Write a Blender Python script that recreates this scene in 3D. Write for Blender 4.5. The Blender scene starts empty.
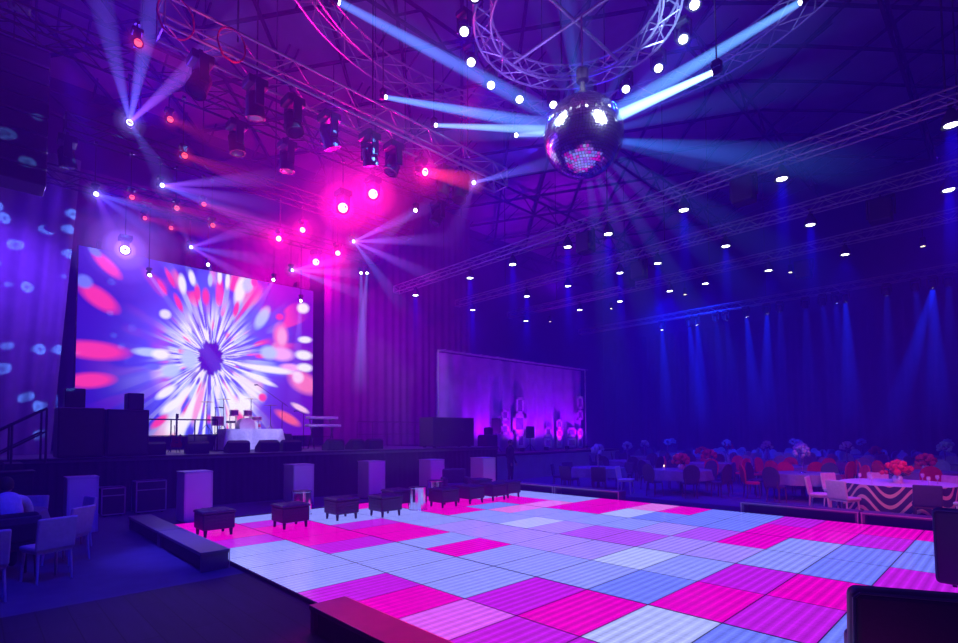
import bpy, bmesh, math, random
import numpy as np
from mathutils import Vector, Matrix
random.seed(7)
rng = np.random.default_rng(7)
SC = bpy.context.scene
COL = SC.collection
PI = math.pi
R = math.radians

# ------------------------------------------------------------------ helpers
def link(o, parent=None):
    COL.objects.link(o)
    if parent is not None:
        o.parent = parent
    return o

def tag(o, label=None, cat=None, group=None, kind=None):
    if label: o['label'] = label
    if cat: o['category'] = cat
    if group: o['group'] = group
    if kind: o['kind'] = kind
    return o

def thing(name, label, cat, loc=(0, 0, 0), rz=0.0, group=None):
    o = bpy.data.objects.new(name, None)
    o.empty_display_size = 0.2
    link(o)
    o.location = loc
    o.rotation_euler = (0, 0, rz)
    o.matrix_world = Matrix.Translation(loc) @ Matrix.Rotation(rz, 4, 'Z')
    return tag(o, label, cat, group)

class MB:
    """collects shapes into one mesh"""
    def __init__(self):
        self.bm = bmesh.new()
    def box(self, c, s, rz=0.0, m=None):
        M = Matrix.Translation(c) @ Matrix.Rotation(rz, 4, 'Z') @ Matrix.Diagonal((s[0], s[1], s[2], 1))
        if m is not None: M = m @ M
        bmesh.ops.create_cube(self.bm, size=1.0, matrix=M)
        return self
    def bbox(self, c, s, bev=0.01, seg=2, m=None):
        M = Matrix.Translation(c) @ Matrix.Diagonal((s[0], s[1], s[2], 1))
        if m is not None: M = m @ M
        r = bmesh.ops.create_cube(self.bm, size=1.0, matrix=M)
        es = set()
        for v in r['verts']:
            es.update(v.link_edges)
        bmesh.ops.bevel(self.bm, geom=list(es), offset=bev, segments=seg, affect='EDGES', profile=0.5)
        return self
    def tube(self, p, q, r, n=8, r2=None):
        p = Vector(p); q = Vector(q); d = q - p
        L = d.length
        if L < 1e-6: return self
        M = Matrix.Translation((p + q) / 2) @ d.to_track_quat('Z', 'Y').to_matrix().to_4x4()
        bmesh.ops.create_cone(self.bm, cap_ends=True, segments=n, radius1=r, radius2=r if r2 is None else r2, depth=L, matrix=M)
        return self
    def path(self, pts, r, n=6):
        for a, b in zip(pts, pts[1:]):
            self.tube(a, b, r, n)
        return self
    def lathe(self, prof, n=24, c=(0, 0, 0), m=None):
        rings = []
        M = Matrix.Translation(c) if m is None else m @ Matrix.Translation(c)
        for (r, z) in prof:
            if r < 1e-5:
                rings.append([self.bm.verts.new(M @ Vector((0, 0, z)))])
            else:
                rings.append([self.bm.verts.new(M @ Vector((r * math.cos(2 * PI * k / n), r * math.sin(2 * PI * k / n), z))) for k in range(n)])
        for a, b in zip(rings, rings[1:]):
            for k in range(n):
                k2 = (k + 1) % n
                try:
                    if len(a) == 1 and len(b) == 1: pass
                    elif len(a) == 1: self.bm.faces.new((a[0], b[k2], b[k]))
                    elif len(b) == 1: self.bm.faces.new((a[k], a[k2], b[0]))
                    else: self.bm.faces.new((a[k], a[k2], b[k2], b[k]))
                except ValueError:
                    pass
        return self
    def ball(self, c, r, u=12, v=8, s=(1, 1, 1)):
        M = Matrix.Translation(c) @ Matrix.Diagonal((s[0], s[1], s[2], 1))
        bmesh.ops.create_uvsphere(self.bm, u_segments=u, v_segments=v, radius=r, matrix=M)
        return self
    def poly(self, pts):
        vs = [self.bm.verts.new(p) for p in pts]
        self.bm.faces.new(vs)
        return self
    def prism(self, pts, d):
        """closed outline extruded by vector d"""
        d = Vector(d)
        a = [self.bm.verts.new(Vector(p)) for p in pts]
        b = [self.bm.verts.new(Vector(p) + d) for p in pts]
        self.bm.faces.new(a); self.bm.faces.new(b[::-1])
        n = len(a)
        for k in range(n):
            self.bm.faces.new((a[k], b[k], b[(k + 1) % n], a[(k + 1) % n]))
        return self
    def build(self, name, mat, parent=None, smooth=False, loc=None, rot=None):
        me = bpy.data.meshes.new(name)
        bmesh.ops.recalc_face_normals(self.bm, faces=self.bm.faces[:])
        self.bm.to_mesh(me); self.bm.free()
        if mat is not None: me.materials.append(mat)
        if smooth:
            for f in me.polygons: f.use_smooth = True
        o = bpy.data.objects.new(name, me)
        link(o, parent)
        if loc is not None: o.location = loc
        if rot is not None: o.rotation_euler = rot
        return o

def dup(root, loc, rz=None, label=None, group=None, rot=None):
    r = root.copy(); link(r)
    r.location = loc
    if rz is not None: r.rotation_euler = (0, 0, rz)
    if rot is not None: r.rotation_euler = rot
    if label: r['label'] = label
    if group: r['group'] = group
    for ch in list(root.children):
        if ch.type == 'LIGHT': continue
        c = ch.copy(); link(c, r)
        for g in list(ch.children):
            d = g.copy(); link(d, c)
    return r

# ------------------------------------------------------------------ materials
def lin(c):
    return tuple(((v / 255) / 12.92 if v / 255 <= 0.04045 else ((v / 255 + 0.055) / 1.055) ** 2.4) for v in c)

def mat(name, col, rough=0.6, metal=0.0, var=0.25, scale=6.0, emit=None, estr=0.0, bump=0.0, spec=0.5, coat=0.0):
    m = bpy.data.materials.new(name); m.use_nodes = True
    nt = m.node_tree; b = nt.nodes['Principled BSDF']
    tc = nt.nodes.new('ShaderNodeTexCoord')
    nz = nt.nodes.new('ShaderNodeTexNoise'); nz.inputs['Scale'].default_value = scale; nz.inputs['Detail'].default_value = 4
    nt.links.new(tc.outputs['Object'], nz.inputs['Vector'])
    mx = nt.nodes.new('ShaderNodeMix'); mx.data_type = 'RGBA'
    mx.inputs[6].default_value = (*[max(0, v * (1 - var)) for v in col], 1)
    mx.inputs[7].default_value = (*[min(1, v * (1 + var)) for v in col], 1)
    nt.links.new(nz.outputs['Fac'], mx.inputs[0]); nt.links.new(mx.outputs[2], b.inputs['Base Color'])
    b.inputs['Roughness'].default_value = rough; b.inputs['Metallic'].default_value = metal
    b.inputs['Specular IOR Level'].default_value = spec
    b.inputs['Coat Weight'].default_value = coat
    if emit is not None:
        b.inputs['Emission Color'].default_value = (*emit, 1); b.inputs['Emission Strength'].default_value = estr
    if bump:
        bp = nt.nodes.new('ShaderNodeBump'); bp.inputs['Strength'].default_value = bump; bp.inputs['Distance'].default_value = 0.02
        nt.links.new(nz.outputs['Fac'], bp.inputs['Height']); nt.links.new(bp.outputs[0], b.inputs['Normal'])
    return m

M = {}
M['black'] = mat('black_paint', (.012, .012, .014), .55)
M['blackmat'] = mat('black_cloth', (.010, .010, .012), .95, scale=20)
M['steel'] = mat('truss_aluminium', (.44, .42, .5), .4, .6)
M['darksteel'] = mat('dark_steel', (.05, .05, .06), .4, .6)
M['white'] = mat('white_paint', (.75, .75, .78), .5)
M['cloth'] = mat('white_cloth', (.75, .75, .78), .9, scale=12, bump=.2)
M['tablelinen'] = mat('table_linen', (.20, .20, .26), .9, scale=12, bump=.2)
M['chairwhite'] = mat('pale_upholstery', (.62, .58, .58), .8, scale=15)
M['chairblue'] = mat('dark_upholstery', (.06, .06, .10), .8, scale=15)
M['chairred'] = mat('red_upholstery', (.60, .05, .06), .8, scale=15)
M['woodleg'] = mat('dark_wood', (.10, .06, .04), .5, scale=9)
M['acrylic'] = mat('pale_blue_frame', (.30, .38, .55), .35, scale=9)
M['leather'] = mat('navy_leather', (.006, .007, .016), .42, scale=40, bump=.08)
M['piping'] = mat('navy_piping', (.02, .03, .09), .35)
M['ottoman'] = mat('dark_tufted_leather', (.05, .03, .06), .45, scale=30)
M['mirrormetal'] = mat('mirror_metal', (.85, .85, .9), .12, 1.0, var=.08, scale=3)
M['benchwood'] = mat('dark_stained_wood', (.16, .12, .17), .4, scale=5, bump=.1, spec=.3)
M['trim'] = mat('pale_edge_trim', (.55, .40, .45), .45)
M['plinth'] = mat('white_plinth', (.55, .55, .62), .5, var=.08)
M['plinthface'] = mat('white_plinth_panel', (.66, .64, .70), .45, var=.08)
M['skin'] = mat('skin', (.35, .2, .15), .6)
M['hair'] = mat('dark_hair', (.02, .015, .012), .7)
M['shirt'] = mat('pale_shirt', (.6, .62, .7), .85, scale=18, bump=.3)
M['darkcloth'] = mat('dark_clothes', (.018, .018, .025), .9, scale=18)
M['chrome'] = mat('chrome', (.8, .8, .82), .15, 1.0, var=.05)
M['drumshell'] = mat('silver_drum_shell', (.35, .35, .4), .3, .5)
M['drumhead'] = mat('drum_head', (.7, .7, .7), .5)
M['brass'] = mat('cymbal_brass', (.7, .5, .2), .25, 1.0)
M['flower'] = mat('red_flower', (.55, .04, .05), .8, scale=25)
M['leaf'] = mat('dark_leaf', (.03, .06, .02), .7)
M['glass'] = mat('glassware', (.7, .75, .8), .08, .3)
M['case'] = mat('black_case_board', (.02, .02, .025), .5)
M['frame'] = mat('white_picture_frame', (.75, .6, .8), .5)
M['picture'] = mat('dark_picture', (.22, .10, .32), .6, var=.8, scale=4)
M['guitar'] = mat('red_lacquer', (.25, .03, .02), .25)
M['keywhite'] = mat('keyboard_white', (.75, .75, .78), .35)

def emis(name, col, s):
    m = bpy.data.materials.new(name); m.use_nodes = True
    nt = m.node_tree; nt.nodes.clear()
    o = nt.nodes.new('ShaderNodeOutputMaterial'); e = nt.nodes.new('ShaderNodeEmission')
    tc = nt.nodes.new('ShaderNodeTexCoord'); nz = nt.nodes.new('ShaderNodeTexNoise'); nz.inputs['Scale'].default_value = 4
    mx = nt.nodes.new('ShaderNodeMix'); mx.data_type = 'RGBA'; mx.inputs[6].default_value = (*[v * .92 for v in col], 1); mx.inputs[7].default_value = (*col, 1)
    nt.links.new(tc.outputs['Object'], nz.inputs['Vector']); nt.links.new(nz.outputs['Fac'], mx.inputs[0])
    nt.links.new(mx.outputs[2], e.inputs[0]); e.inputs[1].default_value = s
    nt.links.new(e.outputs[0], o.inputs[0])
    return m
M['lens_white'] = emis('lens_white', (.85, .92, 1), 14)
M['lens_ring'] = emis('lens_ring', (.85, .93, 1), 9)
M['lens_blue'] = emis('lens_blue', (.30, .35, 1), 9)
M['lens_violet'] = emis('lens_violet', (.75, .6, 1), 22)
M['lens_red'] = emis('lens_red', (1, .22, .34), 9)
M['lens_redsmall'] = emis('lens_redsmall', (1, .07, .10), 2.6)
M['lens_amber'] = emis('lens_amber', (1, .8, .45), 7)
M['candle'] = emis('candle_flame', (1, .6, .25), 6)
M['lens_off'] = mat('dark_lens', (.03, .02, .04), .1)

# ------------------------------------------------------------------ camera
cam = bpy.data.cameras.new('camera'); co = bpy.data.objects.new('camera', cam); link(co); SC.camera = co
f_px, pitch, roll, yaw, CY = 523.4456, R(2.47251), R(-.36778), R(-45.91545), 410.443
fw = Vector((math.sin(yaw) * math.cos(pitch), math.cos(yaw) * math.cos(pitch), math.sin(pitch)))
r0 = Vector((math.cos(yaw), -math.sin(yaw), 0)); u0 = r0.cross(fw)
rr = math.cos(roll) * r0 + math.sin(roll) * u0; uu = -math.sin(roll) * r0 + math.cos(roll) * u0
mm = Matrix((rr, uu, -fw)).transposed()
co.matrix_world = Matrix.Translation((0, 0, 2.0)) @ mm.to_4x4()
cam.sensor_fit = 'HORIZONTAL'; cam.sensor_width = 36; cam.lens = f_px / 958 * 36
cam.shift_y = (CY - 321.5) / 958; cam.clip_start = .05; cam.clip_end = 300

SC.view_settings.view_transform = 'Standard'
SC.view_settings.look = 'None'
SC.cycles.use_denoising = True
SC.cycles.max_bounces = 5; SC.cycles.diffuse_bounces = 2; SC.cycles.glossy_bounces = 3
SC.cycles.transparent_max_bounces = 64; SC.cycles.volume_bounces = 0; SC.cycles.transmission_bounces = 2
SC.cycles.sample_clamp_indirect = 6; SC.cycles.caustics_reflective = False; SC.cycles.caustics_refractive = False

# ------------------------------------------------------------------ hall air, with an even blue glow put in for ambient light
w = bpy.data.worlds.new('hall_air'); SC.world = w; w.use_nodes = True
nt = w.node_tree; nt.nodes.clear()
wo = nt.nodes.new('ShaderNodeOutputWorld'); wb = nt.nodes.new('ShaderNodeBackground'); wb.inputs[0].default_value = (0, 0, 0, 1)
wv = nt.nodes.new('ShaderNodeVolumePrincipled')
wv.inputs['Color'].default_value = (.34, .05, 1, 1); wv.inputs['Density'].default_value = .013; wv.inputs['Anisotropy'].default_value = .25
wv.inputs['Emission Color'].default_value = (.004, .0, 1, 1); wv.inputs['Emission Strength'].default_value = .0015
nt.links.new(wb.outputs[0], wo.inputs[0]); nt.links.new(wv.outputs[0], wo.inputs[1])

def light(kind, loc, target=None, col=(1, 1, 1), power=100, angle=30, blend=.3, size=.05, parent=None, name='lamp'):
    l = bpy.data.lights.new(name, kind); l.energy = power; l.color = col
    if kind == 'SPOT':
        l.spot_size = R(angle); l.spot_blend = blend; l.shadow_soft_size = size
    elif kind == 'POINT':
        l.shadow_soft_size = size
    elif kind == 'AREA':
        l.size = size
    o = bpy.data.objects.new(name, l); COL.objects.link(o); o.location = loc
    if target is not None:
        o.rotation_euler = (Vector(target) - Vector(loc)).to_track_quat('-Z', 'Y').to_euler()
    if parent is not None:
        o.parent = parent
        bpy.context.view_layer.update()
        o.matrix_parent_inverse = parent.matrix_world.inverted()
    return o


def beam_material():  # emission in the shells stands for lamp light scattered in the air
    m = bpy.data.materials.new('glowing_beam_shell'); m.use_nodes = True
    nt = m.node_tree; nt.nodes.clear()
    o = nt.nodes.new('ShaderNodeOutputMaterial'); ad = nt.nodes.new('ShaderNodeAddShader')
    tr = nt.nodes.new('ShaderNodeBsdfTransparent'); em = nt.nodes.new('ShaderNodeEmission')
    at = nt.nodes.new('ShaderNodeAttribute'); at.attribute_name = 'glow'
    lw = nt.nodes.new('ShaderNodeLayerWeight'); lw.inputs['Blend'].default_value = .5
    sb = nt.nodes.new('ShaderNodeMath'); sb.operation = 'SUBTRACT'; sb.inputs[0].default_value = 1.0
    pw = nt.nodes.new('ShaderNodeMath'); pw.operation = 'POWER'; pw.inputs[1].default_value = 1.7
    tc = nt.nodes.new('ShaderNodeTexCoord'); nz = nt.nodes.new('ShaderNodeTexNoise'); nz.inputs['Scale'].default_value = .9
    ml = nt.nodes.new('ShaderNodeMath'); ml.operation = 'MULTIPLY_ADD'; ml.inputs[1].default_value = .5; ml.inputs[2].default_value = .75
    m2 = nt.nodes.new('ShaderNodeMath'); m2.operation = 'MULTIPLY'
    nt.links.new(tc.outputs['Object'], nz.inputs['Vector']); nt.links.new(nz.outputs['Fac'], ml.inputs[0])
    nt.links.new(lw.outputs['Facing'], sb.inputs[1]); nt.links.new(sb.outputs[0], pw.inputs[0])
    nt.links.new(pw.outputs[0], m2.inputs[0]); nt.links.new(ml.outputs[0], m2.inputs[1])
    nt.links.new(at.outputs['Color'], em.inputs[0]); nt.links.new(m2.outputs[0], em.inputs[1])
    nt.links.new(tr.outputs[0], ad.inputs[0]); nt.links.new(em.outputs[0], ad.inputs[1]); nt.links.new(ad.outputs[0], o.inputs[0])
    return m
M['painted_haze'] = beam_material()
PAINTED_HAZE = {}
def beam(family, p, q, L, r0, r1, col, s, fall=1.0, fade=1.0):
    """glowing cone, a beam painted in emission, from p towards q: bright at the lamp, thinning out along its length"""
    if family not in PAINTED_HAZE:
        bm = bmesh.new(); PAINTED_HAZE[family] = (bm, bm.verts.layers.float_color.new('glow'))
    bm, lay = PAINTED_HAZE[family]
    p = Vector(p); d = (Vector(q) - p).normalized()
    n, NZ = 20, 14; rings = []
    qt = d.to_track_quat('Z', 'Y')
    for j in range(NZ + 1):
        t = (j / NZ) ** 1.5; r = r0 + (r1 - r0) * t
        k = s * (r0 / r) ** fall * (1 - t ** 1.5) ** fade
        ring = []
        for a in range(n):
            v = bm.verts.new(qt @ Vector((r * math.cos(2 * PI * a / n), r * math.sin(2 * PI * a / n), L * t)) + p)
            v[lay] = (col[0] * k, col[1] * k, col[2] * k, 1)
            ring.append(v)
        rings.append(ring)
    for a, b in zip(rings, rings[1:]):
        for k in range(n): bm.faces.new((a[k], a[(k + 1) % n], b[(k + 1) % n], b[k]))
def glow(family, p, r, col, s):  # nested glowing shells paint a halo round a lamp
    if family not in PAINTED_HAZE:
        bm = bmesh.new(); PAINTED_HAZE[family] = (bm, bm.verts.layers.float_color.new('glow'))
    bm, lay = PAINTED_HAZE[family]
    for f, k in ((.2, .95), (.42, .42), (.7, .2), (1, .12)):
        q = bmesh.ops.create_icosphere(bm, subdivisions=3, radius=r * f, matrix=Matrix.Translation(p))
        for v in q['verts']: v[lay] = (col[0] * s * k, col[1] * s * k, col[2] * s * k, 1)
def build_painted_haze():
    for fam, (bm, lay) in PAINTED_HAZE.items():
        me = bpy.data.meshes.new('painted_haze'); bm.to_mesh(me); bm.free(); me.materials.append(M['painted_haze'])
        for f in me.polygons: f.use_smooth = True
        o = bpy.data.objects.new('painted_haze', me); link(o); o.visible_shadow = False
        tag(o, fam, 'painted_haze', None, 'stuff')
FD, FT = 'short blue beams painted as glowing cones below the dome downlights', 'long blue beams painted as glowing cones below the rear truss'
FB, FR_, FP, FM = 'blue and violet fans and halos painted as glowing shells over the stage', 'red beams and halos painted as glowing shells over the stage', 'thick pale beams painted as glowing cones aimed at the mirror ball', 'faint rays painted as glowing cones around the mirror ball'

# ------------------------------------------------------------------ shell
def struct(name, mb, m, label=None, smooth=False):
    o = mb.build(name, m, smooth=smooth); o['kind'] = 'structure'
    if label: o['label'] = label
    return o

def planks(name, c1, c2):
    m = bpy.data.materials.new(name); m.use_nodes = True
    nt = m.node_tree; b = nt.nodes['Principled BSDF']
    tc = nt.nodes.new('ShaderNodeTexCoord')
    br = nt.nodes.new('ShaderNodeTexBrick'); br.inputs['Scale'].default_value = 1.0
    br.inputs['Brick Width'].default_value = 2.4; br.inputs['Row Height'].default_value = .28; br.inputs['Mortar Size'].default_value = .006
    br.inputs['Color1'].default_value = (*c1, 1); br.inputs['Color2'].default_value = (*c2, 1); br.inputs['Mortar'].default_value = (.003, .003, .004, 1)
    nz = nt.nodes.new('ShaderNodeTexNoise'); nz.inputs['Scale'].default_value = 3; nz.inputs['Detail'].default_value = 6
    mp = nt.nodes.new('ShaderNodeMapping'); mp.inputs['Scale'].default_value = (.4, 4, 1)
    mx = nt.nodes.new('ShaderNodeMix'); mx.data_type = 'RGBA'; mx.blend_type = 'MULTIPLY'; mx.inputs[0].default_value = .7
    nt.links.new(tc.outputs['Object'], br.inputs['Vector']); nt.links.new(tc.outputs['Object'], mp.inputs[0]); nt.links.new(mp.outputs[0], nz.inputs['Vector'])
    nt.links.new(br.outputs['Color'], mx.inputs[6]); nt.links.new(nz.outputs['Fac'], mx.inputs[7])
    nt.links.new(mx.outputs[2], b.inputs['Base Color'])
    b.inputs['Roughness'].default_value = .6; b.inputs['Specular IOR Level'].default_value = .12
    return m

M['ground'] = mat('grey_carpet', (.09, .09, .16), .85, scale=3, bump=.05, spec=.2)
M['vinyl'] = planks('dark_plank_vinyl', (.030, .016, .075), (.022, .012, .055))
M['wall'] = mat('dark_hall_wall', (.05, .05, .08), .9, scale=1)
M['roof'] = mat('pale_roof_lining', (.34, .30, .40), .9, scale=1)
struct('floor', MB().poly([(-27, -8, 0), (6, -8, 0), (6, 41, 0), (-27, 41, 0)]), M['ground'])
# dark plank flooring round the dance floor (thin boards on the carpet)
struct('floor_planks', MB().box((-.92, -.3, .006), (13.82, 6.4, .012)), M['vinyl'])
struct('floor_border', MB().box((-5.2, 14.0, .005), (15.5, 1.24, .010)).box((-13.1, 8.1, .005), (.48, 10.6, .010)), M['vinyl'])
struct('wall_back', MB().box((-26.2, 16.5, 8), (.3, 49, 16.4)), M['wall'])
struct('wall_right', MB().box((-10.5, 41.1, 9.5), (33, .3, 19.5)), M['wall'])
struct('wall_left', MB().box((-10.5, -8.1, 9.5), (33, .3, 19.5)), M['wall'])
struct('wall_rear', MB().box((6.1, 16.5, 9.5), (.3, 49, 19.5)), M['wall'])
struct('ceiling', MB().poly([(-26, -8, 16.1), (-26, 41, 16.1), (-8, 41, 19.0), (-8, -8, 19.0)]).poly([(-8, -8, 19.0), (-8, 41, 19.0), (6, 41, 17.0), (6, -8, 17.0)]), M['roof'])

# roof steelwork: diagonal lattice below the lining
def roofz(x): return 16.1 + (x + 26) * 2.9 / 18 if x < -8 else 19 - (x + 8) * 2 / 14
mb = MB()
for s in (-1, 1):
    for k in range(-14, 26):
        pts = []
        for i in range(0, 12):
            x = -26 + i * 2.9; y = k * 3.2 + s * (x + 26) * .9 + (0 if s > 0 else 14)
            if -8 < y < 41 and x < 6: pts.append((x, y, roofz(x) - .55))
        for a, b in zip(pts, pts[1:]): mb.tube(a, b, .075, 5)
        for p in pts: mb.tube(p, (p[0] + 1.2, p[1], p[2] + .5), .04, 4)
for x in (-25.6, -20.2, -14.4, -8.6, -2.8):
    z = roofz(x) - .8
    for d in (0, .9): mb.tube((x, -8, z - d), (x, 41, z - d), .07, 5)
    y = -8
    n = 0
    while y < 40:
        mb.tube((x, y, z - .9 * (n % 2)), (x, y + 1.2, z - .9 * ((n + 1) % 2)), .05, 4); y += 1.2; n += 1
struct('ceiling_beam', mb, M['black'], 'dark steel lattice beams across the underside of the roof')

# ------------------------------------------------------------------ dance floor
FX0, FSX, FY0, FSY = -7.0561, .81336, 2.9073, 1.30926
COLS = {'P': ((236, 0, 190), .95), 'M': ((194, 30, 222), .95), 'L': ((214, 92, 240), 1.0), 'V': ((160, 138, 250), 1.0), 'B': ((140, 150, 250), 1.0), 'b': ((112, 128, 250), 1.0), 'N': ((172, 84, 240), 1.0), 'W': ((176, 186, 252), 1.0), 'K': ((226, 120, 225), 1.0)}
# rows j = 0 (near camera) .. 7, columns i = -7 .. 9
ROWS = ["PPPMBBBBMPLMMWWPP",
        "BMPPPMBBBBMPWbPMW",
        "BBBMPPBPBBBbPMbWB",
        "PBBBBVVVVVWBMPMMb",
        "PPPPBBWVNNVVBbMbM",
        "PPPbKBBBBVNPBbbbb",
        "PBPPKPPWbbbPPMbPP",
        "PBBBBPPKPbbMPPPbb"]
WHITEWASH = {}
def floor_surface():
    bm = bmesh.new(); lay = bm.loops.layers.float_color.new('panel')
    uvl = bm.loops.layers.uv.new('panel_uv')
    for j in range(8):
        for k in range(16):
            i = k - 7
            x0 = FX0 + i * FSX; x1 = x0 + FSX
            if k == 0: x0 = -12.86
            if k == 16: x1 = x0 + FSX
            y0 = FY0 + j * FSY; y1 = y0 + FSY
            gx = .006 if i % 2 else .012
            c, s = COLS[ROWS[j][k]]
            l = lin(c)
            vs = [bm.verts.new(p) for p in ((x0 + .006, y0 + .009, .055), (x1 - .006, y0 + .009, .055), (x1 - .006, y1 - .009, .055), (x0 + .006, y1 - .009, .055))]
            fc = bm.faces.new(vs)
            for lp, uv in zip(fc.loops, ((0, 0), (1, 0), (1, 1), (0, 1))):
                lp[lay] = (l[0] * s, l[1] * s, l[2] * s, 1.0)
                lp[uvl].uv = uv
    return bm
m = bpy.data.materials.new('led_floor_light'); m.use_nodes = True
nt = m.node_tree; b = nt.nodes['Principled BSDF']
at = nt.nodes.new('ShaderNodeAttribute'); at.attribute_name = 'panel'
uv = nt.nodes.new('ShaderNodeUVMap'); uv.uv_map = 'panel_uv'
sx = nt.nodes.new('ShaderNodeSeparateXYZ'); nt.links.new(uv.outputs[0], sx.inputs[0])
def math_node(nt, op, a, bb=None, c=None):
    n = nt.nodes.new('ShaderNodeMath'); n.operation = op
    for i, v in enumerate((a, bb, c)):
        if v is None: continue
        if isinstance(v, (int, float)): n.inputs[i].default_value = v
        else: nt.links.new(v, n.inputs[i])
    return n.outputs[0]
# seven light strips per panel running along the panel, plus faint cross-hatching of the pixel rows
ph = math_node(nt, 'MULTIPLY', sx.outputs[0], 7.0)
fr = math_node(nt, 'FRACT', ph)
tri = math_node(nt, 'ABSOLUTE', math_node(nt, 'SUBTRACT', fr, .5))            # 0 on the strip, .5 in the gap
strip = math_node(nt, 'SMOOTH_MIN', math_node(nt, 'MULTIPLY', math_node(nt, 'SUBTRACT', .5, tri), 4.0), 1.0, .3)
tc = nt.nodes.new('ShaderNodeTexCoord')
nz = nt.nodes.new('ShaderNodeTexNoise'); nz.inputs['Scale'].default_value = .45; nz.inputs['Detail'].default_value = 2
nt.links.new(tc.outputs['Object'], nz.inputs['Vector'])
soft = math_node(nt, 'MULTIPLY_ADD', nz.outputs['Fac'], 1.6, -.35)             # where the strips blur together
soft = math_node(nt, 'MINIMUM', math_node(nt, 'MAXIMUM', soft, .52), .92)
inv = math_node(nt, 'SUBTRACT', 1.0, soft)
pulse = math_node(nt, 'MAXIMUM', math_node(nt, 'SUBTRACT', 1.0, math_node(nt, 'MULTIPLY', tri, 5.5)), 0.0)
a1 = math_node(nt, 'MULTIPLY', math_node(nt, 'ADD', math_node(nt, 'MULTIPLY_ADD', strip, .42, .45), math_node(nt, 'MULTIPLY', pulse, .55)), inv)
tot = math_node(nt, 'ADD', math_node(nt, 'MULTIPLY', a1, 1.15), math_node(nt, 'MULTIPLY', soft, .88))
ph2 = math_node(nt, 'SINE', math_node(nt, 'MULTIPLY', sx.outputs[1], 150.0))
tot = math_node(nt, 'MULTIPLY', tot, math_node(nt, 'MULTIPLY_ADD', ph2, .05, 1.15))
n2 = nt.nodes.new('ShaderNodeTexNoise'); n2.inputs['Scale'].default_value = 9; n2.inputs['Detail'].default_value = 5
mp = nt.nodes.new('ShaderNodeMapping'); mp.inputs['Scale'].default_value = (.5, 2.0, 1)
nt.links.new(tc.outputs['Object'], mp.inputs[0]); nt.links.new(mp.outputs[0], n2.inputs['Vector'])
tot = math_node(nt, 'MULTIPLY', tot, math_node(nt, 'MULTIPLY_ADD', n2.outputs['Fac'], .36, .80))
nt.links.new(at.outputs['Color'], b.inputs['Emission Color']); nt.links.new(tot, b.inputs['Emission Strength'])
b.inputs['Base Color'].default_value = (.03, .03, .05, 1); b.inputs['Roughness'].default_value = .22
me = bpy.data.meshes.new('light_panels'); bmf = floor_surface(); bmf.to_mesh(me); bmf.free(); me.materials.append(m)
df = thing('dance_floor', 'glowing pink, violet and pale blue chequered dance floor of striped light panels', 'dance floor', (0, 0, 0))
o = bpy.data.objects.new('light_panels', me); link(o, df)
FXA, FXB, FYA, FYB = -12.86, FX0 + 9 * FSX, FY0, FY0 + 8 * FSY
mb = MB().box(((FXA + FXB) / 2, (FYA + FYB) / 2, .026), (FXB - FXA + .03, FYB - FYA + .03, .05))
for j in range(0, 9, 2): mb.box(((FXA + FXB) / 2, FYA + j * FSY, .0515), (FXB - FXA + .02, .022, .011))
mb.build('floor_frame', M['black'], df)

# ------------------------------------------------------------------ benches round the dance floor
def bench(x0, x1, yc, label, face):
    L = x1 - x0
    t = thing('bench', label, 'bench', ((x0 + x1) / 2, yc, .012), 0, 'low wooden benches along the dance floor edges')
    MB().bbox((0, 0, .255), (L - .02, .40, .05), .008).build('bench_top', M['benchwood'], t)
    for s in (-1, 1):
        MB().box((s * (L / 2 - .05), 0, .115), (.06, .37, .23)).build('leg', M['benchwood'], t)
    MB().box((0, .14 if face < 0 else -.12, .115), (L - .16, .03, .23)).build('back_board', M['black'], t)
    mb = MB().box((0, face * .203, .268), (L - .02, .008, .018))
    for s in (-1, 1): mb.box((s * (L / 2 - .03), face * .203, .13), (.02, .008, .26))
    mb.build('edge_trim', M['trim'], t)
    return t
bench(-13.2, -10.75, 2.62, 'far left dark wooden bench beside the dance floor, the one nearer the stage', 1)
bench(-10.74, -8.29, 2.62, 'dark wooden bench before the leftmost ottoman, its end at the striped white panels', 1)
bench(-5.03, -2.6, 2.67, 'wooden bench with pink-lit top at the bottom edge of the photo', 1)
bench(-4.79, -2.41, 13.62, 'low pink-trimmed bench before the swirl-cloth table, left one of two', -1)
bench(-2.40, -.02, 13.62, 'low pink-trimmed bench reaching behind the high-backed chair at right', -1)
bench(-10.44, -8.08, 13.62, 'low trimmed bench on the far floor edge, next to the gap', -1)
bench(-12.82, -10.46, 13.62, 'low trimmed bench on the far floor edge, beside the last ottoman', -1)

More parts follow.
